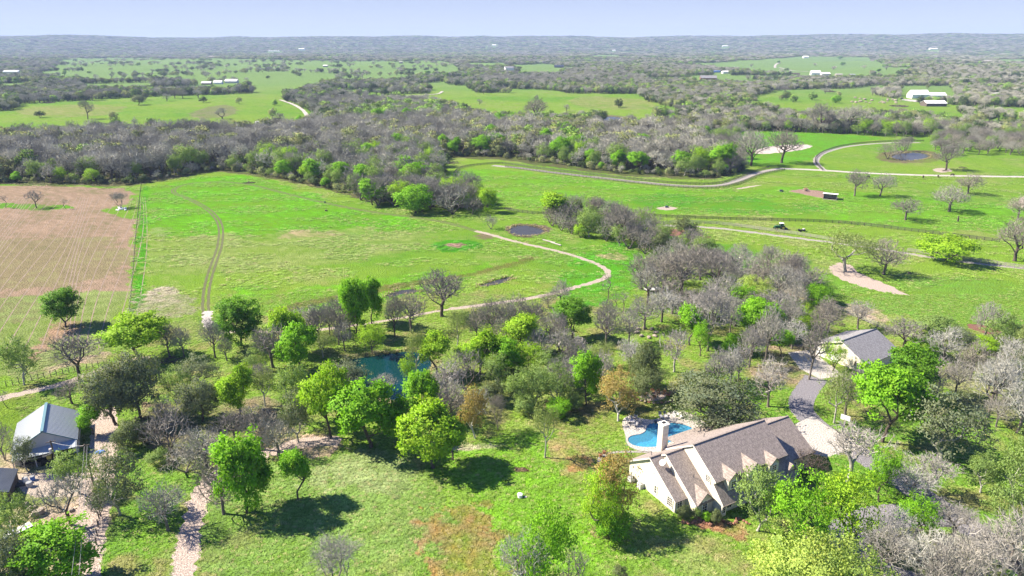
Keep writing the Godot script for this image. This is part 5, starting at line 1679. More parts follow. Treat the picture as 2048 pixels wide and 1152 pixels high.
func make_protos():
	var S := {
		"oak": {"n": 430, "cb": 0.24, "rx": 4.8, "lobes": 9, "lean": 0.1, "tip": 0.038, "twigs": 3, "twig": 1.0, "gnarl": 0.17, "ex": 2.5, "leader": 1.6, "bf": 0.4},
		"vase": {"n": 400, "cb": 0.26, "rx": 4.3, "lobes": 9, "lean": 0.06, "tip": 0.038, "twigs": 3, "twig": 1.1, "bf": 0.6, "gnarl": 0.1, "low": -0.7, "ex": 2.6, "leader": 1.0},
		"gnarl": {"n": 270, "cb": 0.28, "rx": 4.8, "lobes": 8, "lean": 0.12, "tip": 0.042, "twigs": 4, "twig": 1.0, "gnarl": 0.22, "bf": 0.45, "low": -0.7, "ex": 2.5, "leader": 0.8},
		"thin": {"n": 240, "cb": 0.12, "rx": 3.6, "lobes": 6, "lean": 0.2, "tip": 0.02, "twigs": 6, "twig": 1.5, "bf": 0.6, "stems": 4, "gnarl": 0.08, "low": -0.3},
		"snag": {"n": 70, "cb": 0.42, "rx": 2.6, "lobes": 4, "lean": 0.6, "tip": 0.035, "twigs": 3, "gnarl": 0.25},
		"scrub": {"n": 300, "cb": 0.06, "rx": 5.2, "lobes": 8, "lean": 0.2, "tip": 0.036, "twigs": 3, "twig": 1.1, "stems": 4, "gnarl": 0.15},
		"round": {"n": 300, "cb": 0.15, "rx": 4.5, "lobes": 13, "lean": 0.1, "tip": 0.026, "leaves": 40, "leaf": 0.185, "spread": 0.36},
		"clump": {"n": 230, "cb": 0.2, "rx": 4.4, "lobes": 8, "lean": 0.12, "tip": 0.028, "leaves": 46, "leaf": 0.19, "spread": 0.36},
		"upright": {"n": 190, "cb": 0.2, "rx": 3.0, "lobes": 8, "lean": 0.1, "tip": 0.028, "leaves": 40, "leaf": 0.18, "spread": 0.36},
		"liveoak": {"n": 320, "cb": 0.14, "rx": 5.6, "lobes": 12, "lean": 0.15, "tip": 0.03, "leaves": 36, "leaf": 0.155, "spread": 0.38, "twigs": 1},
		"loose": {"n": 280, "cb": 0.16, "rx": 5.0, "lobes": 9, "lean": 0.2, "tip": 0.028, "leaves": 20, "leaf": 0.15, "spread": 0.36, "twigs": 2, "bare": 0.2},
		"bud": {"n": 340, "cb": 0.24, "rx": 4.6, "lobes": 8, "lean": 0.12, "tip": 0.03, "leaves": 7, "leaf": 0.13, "spread": 0.4, "twigs": 3, "bare": 0.3, "gnarl": 0.18, "ex": 2.5, "leader": 1.5, "bf": 0.4},
		"shrub": {"n": 230, "cb": 0.03, "rx": 5.6, "lobes": 10, "lean": 0.1, "tip": 0.03, "leaves": 36, "leaf": 0.21, "spread": 0.46, "stems": 4},
		"dome": {"n": 480, "cb": 0.12, "rx": 5.2, "lobes": 16, "lean": 0.1, "tip": 0.02, "leaves": 46, "leaf": 0.1, "spread": 0.3, "twigs": 2},
	}
	var many := {"oak": 6, "vase": 2, "gnarl": 3, "thin": 1, "snag": 2, "scrub": 2, "round": 2, "clump": 3, "upright": 2, "liveoak": 2, "loose": 3, "bud": 3, "shrub": 2, "dome": 1}
	var sd := 100
	for k in S:
		P[k] = []
		for j in many[k]:
			sd += 1
			var o: Dictionary = S[k]
			var parts := flesh(grow(sd, o), sd, o)
			P[k].append([parts[0].mesh(), parts[1].mesh(), o.rx])
	# light-weight trees for the woods, coloured in the mesh
	M.far_tree = mat(Color.WHITE, 0.85, 0.0, true)
	M.far_tree.metallic_specular = 0.2
	var F := {
		"far_bare": {"n": 150, "cb": 0.22, "rx": 4.6, "lobes": 7, "lean": 0.15, "tip": 0.065, "twigs": 4, "twig": 1.4, "coarse": true, "wood_c": Color(0.42, 0.41, 0.345), "limb_c": Color(0.14, 0.125, 0.11), "gnarl": 0.15},
		"far_sage": {"n": 90, "cb": 0.06, "rx": 4.6, "lobes": 9, "lean": 0.2, "tip": 0.06, "leaves": 26, "leaf": 0.24, "spread": 0.5, "twigs": 3, "twig": 1.2, "coarse": true, "wood_c": Color(0.34, 0.31, 0.26), "limb_c": Color(0.15, 0.13, 0.11), "leaf_c": Color(0.24, 0.285, 0.10), "bare": 0.15},
		"far_green": {"n": 80, "cb": 0.08, "rx": 4.5, "lobes": 9, "lean": 0.2, "tip": 0.06, "leaves": 38, "leaf": 0.27, "spread": 0.5, "coarse": true, "wood_c": Color(0.1, 0.08, 0.06), "leaf_c": Color(0.21, 0.34, 0.07)},
		"far_olive": {"n": 90, "cb": 0.06, "rx": 5.0, "lobes": 10, "lean": 0.2, "tip": 0.06, "leaves": 34, "leaf": 0.25, "spread": 0.5, "coarse": true, "wood_c": Color(0.1, 0.08, 0.06), "leaf_c": Color(0.085, 0.13, 0.045)},
	}
	for k in F:
		P[k] = []
		for j in 4:
			sd += 1
			var o: Dictionary = F[k]
			var parts := flesh(grow(sd, o), sd, o)
			var w: Soft = parts[0]
			var c: Soft = parts[1]
			var off := w.v.size()
			w.v.append_array(c.v); w.n.append_array(c.n); w.c.append_array(c.c)
			for q in c.i: w.i.append(q + off)
			P[k].append(w.mesh())

# kind -> [shapes, foliage material, bark material, node name, category]
var kinds := {
	"bare": ["oak", "bark", "greybark", "bare_tree", "bare tree"], "pale": ["oak", "palebark", "greybark", "bare_tree", "bare tree"], "vase": ["vase", "bark", "darkbark", "bare_tree", "bare tree"],
	"gnarl": ["gnarl", "bark", "darkbark", "bare_tree", "bare tree"], "palegnarl": ["gnarl", "palebark", "bark", "bare_tree", "bare tree"], "thin": ["thin", "bark", "greybark", "bare_tree", "bare tree"], "snag": ["snag", "bark", "darkbark", "dead_tree", "dead tree"],
	"scrub": ["scrub", "bark", "greybark", "bare_shrub", "bare shrub"], "darkscrub": ["scrub", "darkbark", "darkbark", "bare_shrub", "bare shrub"],
	"green": ["round", "leaf_green", "darkbark", "leafy_tree", "tree"], "lime": ["clump", "leaf_lime", "darkbark", "leafy_tree", "tree"], "lush": ["clump", "leaf_green", "darkbark", "leafy_tree", "tree"], "deep": ["round", "leaf_deep", "darkbark", "leafy_tree", "tree"],
	"upright": ["upright", "leaf_green", "darkbark", "leafy_tree", "tree"], "limeup": ["upright", "leaf_lime", "darkbark", "leafy_tree", "tree"],
	"olive": ["liveoak", "leaf_grey", "darkbark", "evergreen_oak", "oak"], "oliveg": ["liveoak", "leaf_olive", "darkbark", "evergreen_oak", "oak"], "sage": ["loose", "leaf_sage", "bark", "loose_tree", "tree"], "grey": ["loose", "leaf_grey", "bark", "loose_tree", "tree"], "loosegreen": ["loose", "leaf_green", "darkbark", "loose_tree", "tree"],
	"looselime": ["loose", "leaf_lime", "darkbark", "loose_tree", "tree"],
	"bud": ["bud", "leaf_bud", "bark", "budding_tree", "tree"], "gold": ["loose", "leaf_gold", "palebark", "budding_tree", "tree"], "butter": ["dome", "leaf_butter", "bark", "leafy_tree", "tree"],
	"bush": ["shrub", "leaf_green", "darkbark", "bush", "bush"], "limebush": ["shrub", "leaf_lime", "darkbark", "bush", "bush"], "oliveb": ["shrub", "leaf_olive", "darkbark", "bush", "bush"], "sagebush": ["shrub", "leaf_sage", "bark", "bush", "bush"],
}
var used := {}
var counts := {}
var standing := []            # [x, z, r] of the trees set by hand
func tree(kind: String, at: Vector3, high: float, wide: float, label: String, group := ""):
	var k = kinds[kind]
	var list: Array = P[k[0]]
	var j: int = used.get(k[0], 0)
	used[k[0]] = j + 1
	counts[k[3]] = counts.get(k[3], 0) + 1
	var p = list[j % list.size()]
	var o := thing(k[3], label, k[4], at, rng.randf() * TAU, group)
	var sy := high / 10.0
	var sx := sy if wide <= 0.0 else clampf(wide / (p[2] * 2.0), sy * 0.5, sy * 2.2)
	o.scale = Vector3(sx * rng.randf_range(0.86, 1.14), sy, sx * rng.randf_range(0.86, 1.14))
	o.rotation.x = rng.randf_range(-0.04, 0.04)
	o.rotation.z = rng.randf_range(-0.04, 0.04)
	put("trunk", p[0], M[k[2]], o)
	var skin: String = k[1]
	if not skin.begins_with("leaf"): skin += ["", "_warm", "_dull"][j % 3]
	put("crown", p[1], M[skin], o)
	standing.append(Vector3(at.x, at.z, wide * 0.5))

func trees(list: Array):                                          # [kind, foot x, foot y, top y, crown width, label, group]
	for t in list:
		var at := gp(t[1], t[2])
		var high := maxf(height_to(at, t[1], t[3]), 1.0)
		var wide: float = t[4] * (HCAM * sin(PITCH) - at.z * cos(PITCH)) / FPX * 1.03
		tree(t[0], at, high, wide, t[5], t[6] if t.size() > 6 else "")

func near_trees():
	trees([
		# lower left corner
		["lush", 120, 1172, 1058, 145, "bright green leafy tree at the bottom edge left of the pink gravel drive"],
		["olive", 28, 1195, 1075, 120, "grey-green evergreen oak in the bottom left corner of the view"],
		["sage", 35, 1082, 984, 90, "scraggly olive-leaved tree among pale boulders just below the dark shed"],
		["gnarl", 142, 1050, 955, 92, "crooked dark-trunked tree with thin twigs leaning beside the pink gravel drive"],
		["sage", 160, 988, 900, 84, "loose olive tree between the two utility poles in front of the barn"],
		["grey", 240, 1030, 890, 125, "big wispy grey-green tree right of the taller utility pole"],
		["looselime", 208, 1002, 958, 36, "small pale yellow-green tree at the foot of the taller utility pole"],
		["scrub", 200, 1030, 985, 44, "reddish leafless bush at the right edge of the pink gravel drive"],
		["bare", 337, 1062, 960, 96, "dense grey leafless tree left of the footpath, throwing a branching shadow over it"],
		["bare", 448, 1028, 915, 100, "leafless tree with dark leaning trunk against the big round green tree"],
		["green", 495, 1024, 868, 130, "largest round vivid green tree in the lower left, casting a broad dark shadow"],
		["upright", 596, 998, 896, 58, "small slim green tree standing alone on the lawn right of the big round green tree"],
		["thin", 676, 1180, 1078, 115, "thin leafless brush tree cut off by the bottom edge below the mown lawn"],
		["grey", 55, 942, 872, 60, "thin grey tree standing in front of the open barn"],
		["scrub", 10, 920, 845, 52, "leafless grey shrub at the left edge beside the barn"],
		["snag", 15, 815, 778, 22, "tiny sapling on the bright grass patch left of the barn"],
		["upright", 186, 868, 808, 42, "small pale green tree at the right back corner of the barn"],
		["gnarl", 145, 808, 762, 62, "low bare tree arching behind the barn roof"],
		["sage", 49, 770, 663, 82, "sparse lime-leaved oak at the left edge behind the post fence"],
		["gnarl", 161, 762, 668, 98, "gnarled leafless oak standing by itself behind the post and wire fence"],
		["deep", 131, 654, 576, 80, "lone dark green tree with a round shadow on the brown field"],
		["lime", 280, 718, 632, 112, "big yellow-green tree right of the gnarled leafless oak"],
		["bare", 340, 714, 645, 56, "left of two grey leafless trees beside the big yellow-green tree"],
		["bare", 369, 714, 650, 42, "right of two grey leafless trees beside the big yellow-green tree"],
		["vase", 431, 716, 638, 48, "leafless tree with forked trunk below the chalky ford"],
		["deep", 483, 692, 596, 86, "tall deep green round tree right of the chalky ford"],
		["bare", 454, 722, 672, 34, "small grey leafless tree left of the deep green round tree's trunk"],
		["bare", 546, 735, 650, 74, "dense grey leafless tree between the deep green tree and the bright green one"],
		["olive", 232, 850, 725, 110, "left crown of the big dark evergreen oaks behind the barn"],
		["olive", 280, 836, 704, 118, "right and taller crown of the big dark evergreen oaks behind the barn"],
		["sage", 356, 802, 728, 76, "olive tree with a bare lower trunk right of the dark evergreen oaks"],
		["grey", 405, 775, 712, 96, "grey-green low tree behind the olive ones at left centre"],
		["olive", 405, 842, 757, 82, "rounded grey evergreen below the low grey-green tree at left centre"],
		["lime", 480, 832, 730, 88, "bright yellow-green tree standing alone among grey thickets at left centre"],
		["bud", 530, 812, 738, 52, "grey budding tree right of the bright yellow-green one"],
		["scrub", 340, 905, 806, 105, "purple-grey leafless thicket tree right of the dark evergreen oaks"],
		["bare", 415, 935, 850, 110, "grey leafless thicket tree above and left of the big round green tree"],
		["bare", 525, 900, 808, 90, "grey leafless tree directly above the big round green tree"],
		["scrub", 372, 945, 890, 88, "low grey leafless shrub left of the big round green tree"],
		["bare", 470, 885, 822, 70, "pale leafless tree between the yellow-green tree and the big round green tree"],
		["oliveb", 262, 895, 842, 70, "dark green bush in the shade below the big evergreen oaks"],
		["darkscrub", 300, 890, 848, 56, "dark leafless shrub at the edge of the shade below the evergreen oaks"],
		["sagebush", 318, 930, 900, 46, "low green bush at the lawn's upper left corner"],
		["bare", 560, 915, 835, 70, "leafless grey tree behind the slim green lawn tree"],
		# pond and centre
		["lush", 600, 742, 642, 92, "bright green tree just left of the pond's far path"],
		["lime", 578, 708, 615, 70, "yellow-green tree behind the bright green one left of the pond"],
		["green", 715, 675, 550, 54, "left of the tall pair of green trees by the meadow track"],
		["green", 744, 648, 550, 52, "right of the tall pair of green trees by the meadow track"],
		["vase", 790, 673, 584, 38, "slim dark leafless tree right of the tall green pair"],
		["bare", 823, 664, 580, 66, "leafless tree between the slim dark one and the big spreading oak by the track"],
		["vase", 884, 633, 541, 96, "largest spreading leafless oak standing on the dirt track's near side"],
		["bare", 640, 696, 606, 44, "leafless grey tree in the row left of the tall green pair", "bare row left of the tall green pair"],
		["bare", 660, 672, 604, 46, "leafless grey tree in the row left of the tall green pair", "bare row left of the tall green pair"],
		["bare", 678, 690, 602, 44, "leafless grey tree in the row left of the tall green pair", "bare row left of the tall green pair"],
		["bare", 700, 678, 610, 44, "leafless grey tree in the row left of the tall green pair", "bare row left of the tall green pair"],
		["bare", 690, 702, 640, 36, "leafless grey tree in the row left of the tall green pair", "bare row left of the tall green pair"],
		["looselime", 745, 707, 642, 60, "small pale green willow leaning over the far bank of the pond"],
		["bud", 835, 752, 652, 54, "bare tree with pale trunk rising at the pond's right bank"],
		["looselime", 818, 768, 704, 36, "young lime-leaved tree at the pond's right edge"],
		["limeup", 873, 750, 662, 66, "yellow-green tree with twin trunks right of the pond"],
		["scrub", 930, 780, 698, 84, "grey leafless shrub tree right of the twin-trunked yellow-green tree"],
		["sage", 993, 778, 708, 72, "olive-green loose tree behind the grey shrub right of the pond"],
		["lime", 960, 748, 662, 80, "broad yellow-green tree right of the twin-trunked one"],
		["lush", 1012, 752, 676, 66, "brighter green tree touching the broad yellow-green one on its right"],
		["bud", 915, 694, 622, 60, "grey tree with green tufts above the twin-trunked yellow-green tree"],
		["limeup", 1045, 708, 622, 74, "upright yellow-green tree left of the open lawn's bare trees"],
		["gold", 950, 877, 766, 66, "tan leafless tree with a forked trunk right of the front yellow-green tree"],
		["thin", 996, 860, 788, 40, "slim bare tree right of the tan forked tree"],
		["sage", 1040, 812, 732, 62, "olive tree left of the curved-trunk trees at centre"],
		["lush", 842, 838, 746, 72, "bright green tree at the near right corner of the pond"],
		["bare", 905, 852, 768, 84, "grey leafless tree between the pond and the front yellow-green tree"],
		["lime", 866, 936, 808, 128, "large yellow-green tree with a straight trunk at the top of the lawn"],
		["limeup", 905, 920, 836, 64, "smaller yellow-green tree joined to the large straight-trunked one on its right"],
		["lush", 742, 894, 758, 128, "largest bright green tree below the pond's near bank"],
		["lime", 662, 876, 736, 92, "yellow-green tree left of the largest bright green tree below the pond"],
		["sage", 592, 848, 724, 86, "olive tree left of the yellow-green tree below the pond"],
		["grey", 690, 778, 718, 100, "grey-green tree overhanging the pond's left end"],
		["grey", 597, 884, 776, 80, "grey tree with dark trunk standing over the bare pink soil"],
		["bare", 520, 770, 728, 56, "grey leafless tree left of the olive tree below the pond"],
		["lush", 800, 892, 800, 70, "darker green tree hanging right of the largest bright green tree"],
		["bare", 770, 785, 748, 60, "small bare tree on the pond's near bank"],
		# bare belt along the track, centre
		["bare", 955, 690, 604, 56, "leafless oak in the grey belt between the pond and the dirt track", "bare belt beside the dirt track"],
		["bare", 985, 680, 596, 56, "leafless oak in the grey belt between the pond and the dirt track", "bare belt beside the dirt track"],
		["bare", 1012, 672, 592, 54, "leafless oak in the grey belt between the pond and the dirt track", "bare belt beside the dirt track"],
		["bare", 1040, 668, 588, 56, "leafless oak in the grey belt between the pond and the dirt track", "bare belt beside the dirt track"],
		["bare", 1068, 676, 600, 56, "leafless oak in the grey belt between the pond and the dirt track", "bare belt beside the dirt track"],
		["bare", 1098, 686, 614, 54, "leafless oak in the grey belt between the pond and the dirt track", "bare belt beside the dirt track"],
		["bare", 1000, 700, 630, 50, "leafless oak in the grey belt between the pond and the dirt track", "bare belt beside the dirt track"],
		["bare", 1118, 704, 632, 50, "leafless oak in the grey belt between the pond and the dirt track", "bare belt beside the dirt track"],
		["bare", 1120, 613, 558, 48, "larger of two small leafless trees on the near verge of the dirt track"],
		["bare", 1096, 615, 584, 38, "smaller of two small leafless trees on the near verge of the dirt track"],
		["snag", 1211, 619, 545, 26, "leaning dead tree left of the two dead trunks at the meadow corner"],
		["snag", 1229, 621, 582, 22, "shorter dead trunk at the meadow corner"],
		["snag", 1246, 627, 580, 24, "right-hand dead trunk at the meadow corner"],
		["deep", 1145, 676, 594, 72, "green-topped tree with dark trunk at the left edge of the open lawn"],
		["bare", 1212, 698, 616, 68, "grey leafless tree with a strong shadow on the open lawn"],
		["bare", 1257, 690, 616, 58, "round-crowned leafless tree left of the stone ring"],
		["gnarl", 1124, 726, 660, 64, "spreading leafless tree below the green-topped tree"],
		["pale", 1157, 722, 676, 60, "pale leafless tree right of the spreading one, above the curved trunks"],
		["oliveg", 1283, 778, 684, 70, "grey-olive oak on the lawn above the red chairs"],
		["palegnarl", 1348, 744, 662, 62, "leaning bare tree alone on the bright lawn below the stone ring"],
		["upright", 1378, 690, 604, 54, "pointed green tree on the lawn right of the stone ring"],
		["pale", 1415, 702, 570, 72, "tall pale double-trunked leafless tree right of the pointed green tree"],
		["bare", 1459, 678, 590, 52, "grey leafless tree behind the tall pale double-trunked one"],
		["loosegreen", 1400, 712, 640, 50, "green tree with crooked dark trunk under the pointed green tree"],
		["sage", 1072, 808, 726, 76, "olive-yellow tree with a thick leaning trunk at centre"],
		["sage", 1108, 812, 724, 72, "olive tree with three curved trunks at centre"],
		["lush", 1172, 810, 700, 62, "fresh green tree with a low forked trunk left of the golden tree"],
		["pale", 1203, 786, 698, 48, "pale leafless tree behind the golden budding tree"],
		["gold", 1236, 842, 736, 86, "golden-brown budding tree left of the pool"],
		["bud", 1090, 915, 802, 66, "slim grey tree alone on the lawn with a long pole shadow"],
		["oliveg", 1292, 803, 734, 76, "dark-trunked oak standing at the gravel round with red chairs"],
		["olive", 1422, 856, 758, 172, "broad dark evergreen oak shading the far end of the pool deck"],
		["grey", 1385, 800, 738, 66, "grey-green tree behind the broad evergreen oak by the pool"],
		["snag", 1340, 803, 764, 22, "young orange-leaved sapling right of the red chairs"],
		["sagebush", 1050, 826, 786, 62, "lime-green bush under the leaning trunks at centre"],
		["bush", 1120, 836, 796, 52, "green bush at the foot of the curved trunks"],
		["sagebush", 1148, 818, 784, 44, "round green bush left of the forked green tree"],
		["oliveb", 985, 805, 762, 60, "dull green bush left of the olive tree at centre"],
		["scrub", 960, 830, 780, 60, "thin grey shrub above the tan forked tree"],
		["pale", 1430, 786, 698, 58, "white-barked leafless tree above the broad evergreen oak"],
		["pale", 1460, 770, 688, 42, "left of two slim pale trees at the edge of the asphalt bend"],
		["pale", 1476, 764, 690, 46, "right of two slim pale trees at the edge of the asphalt bend"],
		["pale", 1498, 734, 652, 48, "pale tree left of the small green tree by the garage apron"],
		["bare", 1530, 722, 606, 64, "tall grey leafless tree left of the garage apron"],
		["pale", 1536, 813, 712, 80, "twin-trunked pale tree by the inside of the asphalt bend"],
		["upright", 1560, 712, 660, 42, "small fresh green tree beside the garage apron"],
		["bare", 1618, 759, 640, 58, "leafless tree with a straight trunk in front of the garage doors"],
		["bare", 1575, 672, 596, 58, "grey leafless tree behind the small fresh green one"],
		["bare", 1640, 686, 590, 62, "grey leafless tree left of the garage roof"],
		["looselime", 1666, 742, 672, 54, "light green tree hiding the left end of the garage front"],
		["bud", 1668, 846, 734, 78, "grey tree flecked with green in front of the garage, by the drive"],
		["pale", 1690, 832, 742, 70, "pale leafless tree right of the green-flecked one by the drive"],
		["deep", 1806, 800, 694, 104, "dark green tree right behind the garage gable"],
		["lush", 1764, 884, 728, 132, "tall bright green tree in front of the garage gable"],
		["gnarl", 1805, 702, 640, 82, "dark branched leafless tree over the garage roof"],
		["pale", 1887, 723, 654, 78, "pale spreading leafless tree right of the garage roof"],
		["pale", 1873, 788, 716, 54, "pale leafless tree right of the dark green tree"],
		["gnarl", 1856, 800, 748, 60, "dark dead-looking branches right of the tall bright green tree"],
		["pale", 1910, 798, 718, 54, "slim pale leafless tree in the grove right of the garage"],
		["pale", 1975, 836, 692, 82, "tall pale leafless tree with a thin trunk near the right edge"],
		["pale", 1990, 808, 700, 64, "thick-trunked pale leafless tree near the right edge"],
		["grey", 1882, 925, 786, 150, "big grey-green spreading tree casting branching shadows on the right lawn"],
		["pale", 1992, 854, 792, 58, "small white leafless tree left of the right edge thicket"],
		["pale", 2035, 866, 756, 96, "white-twigged leafless tree at the right edge"],
		["sage", 2025, 1005, 850, 100, "pale green loose tree at the right edge above the drive"],
		["grey", 2025, 790, 702, 80, "dull green tree at the right edge beyond the grove"],
		["sagebush", 1870, 668, 634, 96, "grey-green thicket behind the garage on the pasture edge"],
		["bush", 1845, 712, 676, 60, "bright green bush at the right end of the garage"],
		["limebush", 1960, 700, 672, 80, "lime-green bush beyond the pale grove at right"],
		["bare", 1940, 760, 680, 60, "grey leafless tree in the middle of the right-hand grove"],
		["bud", 2048, 720, 650, 70, "budding tree at the right edge by the red soil patch"],
		["oliveb", 2040, 690, 650, 60, "dark green bush at the right edge below the pasture"],
		# front right
		["palegnarl", 1697, 965, 850, 138, "white leafless twin-trunked tree over the concrete pad"],
		["loosegreen", 1757, 1003, 888, 80, "thin-trunked green tree between the white leafless trees by the drive"],
		["palegnarl", 1853, 990, 912, 96, "white leafless tree on the drive's right verge"],
		["loosegreen", 1828, 1078, 982, 96, "green and white mixed tree by the turning circle"],
		["loosegreen", 1600, 1098, 938, 150, "green-tufted tree left of the pair in front of the house"],
		["looselime", 1688, 1100, 945, 150, "green-tufted tree right of the pair in front of the house"],
		["sage", 1515, 1062, 930, 125, "dense olive tree against the front of the ranch house"],
		["butter", 1615, 1270, 1070, 260, "huge buttery yellow-green tree at the bottom edge"],
		["pale", 1760, 1165, 1052, 110, "white-twigged leafless tree just right of the buttery tree"],
		["pale", 1850, 1190, 1062, 130, "white-twigged leafless tree at the bottom edge inside the turning circle"],
		["pale", 1925, 1215, 1046, 150, "large white leafless tree at the bottom edge beside the drive"],
		["pale", 2020, 1215, 1022, 140, "tall white leafless tree in the bottom right corner"],
		["pale", 1790, 1110, 1024, 84, "white-twigged leafless tree above the turning circle's island"],
		["pale", 1975, 1130, 1040, 90, "smaller white leafless tree behind the corner one"],
		["bare", 1880, 1275, 1095, 150, "grey leafless tree cut by the bottom edge in the right corner thicket"],
		["darkscrub", 1619, 955, 902, 70, "dark grey leafless bush at the right front corner of the ranch house"],
		["sage", 2010, 1085, 948, 96, "pale green tree by the right edge of the drive"],
		["sage", 1960, 985, 905, 70, "small pale green tree left of the right edge above the drive"],
		["looselime", 2050, 960, 880, 60, "lime-flecked tree cut by the right edge"],
		["looselime", 1196, 1068, 928, 96, "airy yellow-green tree on the lawn left of the ranch house"],
		["gold", 1226, 1048, 908, 104, "sparse tan tree against the left wall of the ranch house"],
		["bush", 1225, 1078, 1018, 84, "green undergrowth bush below the sparse tan tree"],
		["loosegreen", 1090, 1200, 1006, 150, "tall green tree with a dark trunk at the bottom edge of the lawn"],
		["pale", 1050, 1200, 1050, 90, "grey leafless tree mixed into the tall green one at the bottom edge"],
		["scrub", 1146, 1170, 1105, 80, "grey leafless shrub at the bottom edge right of the tall green tree"],
		["oliveb", 1240, 1162, 1134, 36, "small dark green shrub at the bottom edge below the house"],
		["oliveb", 1368, 1040, 1012, 30, "dark shrub at the front corner of the ranch house's lowest wing"],
		["bush", 1412, 1042, 1024, 24, "small green shrub below the arched window"],
		["oliveb", 1432, 1046, 1020, 28, "dark shrub right of the arched window"],
		["sagebush", 1392, 1040, 1016, 22, "grey-green shrub at the foot of the second white gable wall"],
		# bare oaks in front of the right pastures
		["bare", 1325, 592, 506, 96, "broad leafless oak left of the pale path, in the grove above the lawn"],
		["vase", 1295, 606, 532, 70, "leafless oak above the white flat trailer"],
		["vase", 1362, 588, 498, 86, "leafless oak with a leaning trunk beside the pale path"],
		["bare", 1400, 560, 492, 70, "leafless oak right of the leaning one at the pale path"],
		["vase", 1432, 580, 502, 88, "leafless oak in the middle of the grove, above the yellow-green bush"],
		["bare", 1478, 570, 506, 70, "leafless oak behind the yellow-green bush on the left"],
		["bare", 1525, 566, 512, 72, "leafless oak behind the yellow-green bush on the right"],
		["vase", 1560, 612, 530, 78, "leafless oak leaning right of the yellow-green bush"],
		["bare", 1610, 590, 532, 76, "rightmost leafless oak of the grove beside the right pasture"],
		["pale", 1323, 644, 570, 62, "slim-trunked leafless tree on the lawn below the flat trailer"],
		["pale", 1425, 640, 566, 84, "pale leafless tree below the grove, left of the yellow-green bush"],
		["bare", 1385, 636, 580, 60, "grey leafless tree behind the pointed green tree"],
		["butter", 1508, 618, 552, 88, "round yellow-green bush tree in the grey grove"],
		["green", 1510, 672, 594, 86, "mid-green tree below the round yellow-green bush tree"],
		["bush", 1466, 706, 668, 56, "green bush below the mid-green tree"],
		["deep", 1636, 606, 570, 62, "green treetop right of the grove by the right pasture"],
		["looselime", 1608, 660, 608, 46, "yellowish green tree below the green treetop"],
		["bare", 1575, 652, 590, 58, "leafless tree below the leaning oak right of the yellow-green bush"],
		["bare", 1655, 664, 600, 60, "leafless tree by the rail fence left of the garage roof"],
		["pale", 1715, 658, 600, 56, "small leaning bare tree at the rail fence behind the garage"],
		["pale", 1540, 686, 630, 48, "pale leafless tree right of the mid-green tree"],
		# right pastures
		["bud", 1690, 543, 464, 118, "large pale-budding oak with a bare trampled ring at its foot"],
		["bare", 1767, 549, 476, 84, "big round leafless oak right of the pale-budding one"],
		["limebush", 1895, 524, 470, 104, "broad round green shrub standing on the pale board fence line"],
		["bare", 1811, 440, 397, 64, "small round leafless tree above the long board fence"],
		["bare", 1898, 423, 370, 78, "round leafless tree with a bare ring above the small round one"],
		["vase", 2029, 522, 432, 84, "leafless tree cut by the right edge at the board fence"],
		["bare", 2035, 440, 390, 50, "leafless tree at the right edge above the board fence"],
		["bare", 1709, 392, 338, 48, "left of two round bare trees right of the field shelter"],
		["bare", 1760, 392, 344, 50, "right of two round bare trees right of the field shelter"],
		["bare", 1935, 388, 344, 54, "round leafless tree below the white ranch road at right"],
		["vase", 1892, 340, 290, 56, "bare tree with a ring of stones at the white ranch road"],
		["vase", 1502, 331, 258, 72, "left of the pair of big bare trees beside the sand arena"],
		["vase", 1563, 326, 260, 66, "right of the pair of big bare trees beside the sand arena"],
		["vase", 1641, 264, 205, 58, "left of two tall bare trees beyond the green paddock"],
		["vase", 1700, 266, 211, 72, "right and broader of two tall bare trees beyond the green paddock"],
		["vase", 1071, 240, 196, 56, "tall leafless tree standing by itself on the far centre pasture"],
		["scrub", 1085, 242, 226, 36, "grey brush at the foot of the tall tree on the far centre pasture"],
		["scrub", 1775, 318, 286, 46, "grey leafless willow on the left bank of the stock pond"],
		["scrub", 1800, 308, 276, 40, "tall grey brush behind the stock pond"],
		["thin", 1812, 303, 272, 30, "thin leafless stems behind the stock pond"],
		# meadow edge clumps
		["lush", 745, 410, 358, 52, "round bright green tree at the end of the creek woods"],
		["bush", 832, 426, 368, 78, "big light green bush tree at the meadow's top edge"],
		["scrub", 905, 428, 366, 84, "big grey-green shrub right of the light green bush tree"],
		["limebush", 975, 425, 374, 40, "yellow-green small tree at the end of the grey shrubs"],
		["scrub", 790, 412, 368, 60, "grey leafless shrub between the two green trees at the meadow's top edge"],
		["scrub", 945, 428, 392, 46, "low grey shrub beside the yellow-green small tree"],
		["scrub", 982, 458, 430, 28, "tiny grey bush alone by the puddle"],
		["limeup", 1112, 448, 380, 52, "yellow-green tree leading the hedge row right of the puddle"],
		["scrub", 1104, 452, 412, 44, "grey shrub at the foot of the yellow-green tree by the puddle"],
		["scrub", 1140, 458, 402, 56, "first big grey shrub of the hedge row right of the puddle"],
		["sage", 1178, 474, 418, 56, "olive tree in the hedge row right of the puddle"],
		["vase", 1238, 486, 406, 62, "tall bare tree standing over the hedge row"],
		["scrub", 1212, 482, 434, 50, "grey shrub left of the tall bare tree in the hedge row"],
		["scrub", 1258, 498, 448, 54, "grey shrub right of the tall bare tree in the hedge row"],
		["scrub", 1290, 508, 458, 56, "rounded grey shrub towards the end of the hedge row"],
		["oliveb", 1322, 508, 462, 44, "dark green shrub among the grey ones at the end of the hedge row"],
		["scrub", 1350, 522, 474, 56, "last grey shrub of the hedge row beside the bare oaks"],
		["limebush", 1160, 474, 446, 36, "low yellow-green bush in front of the hedge row"],
		["snag", 12, 416, 390, 16, "leftmost of the little bare trees along the top of the brown field"],
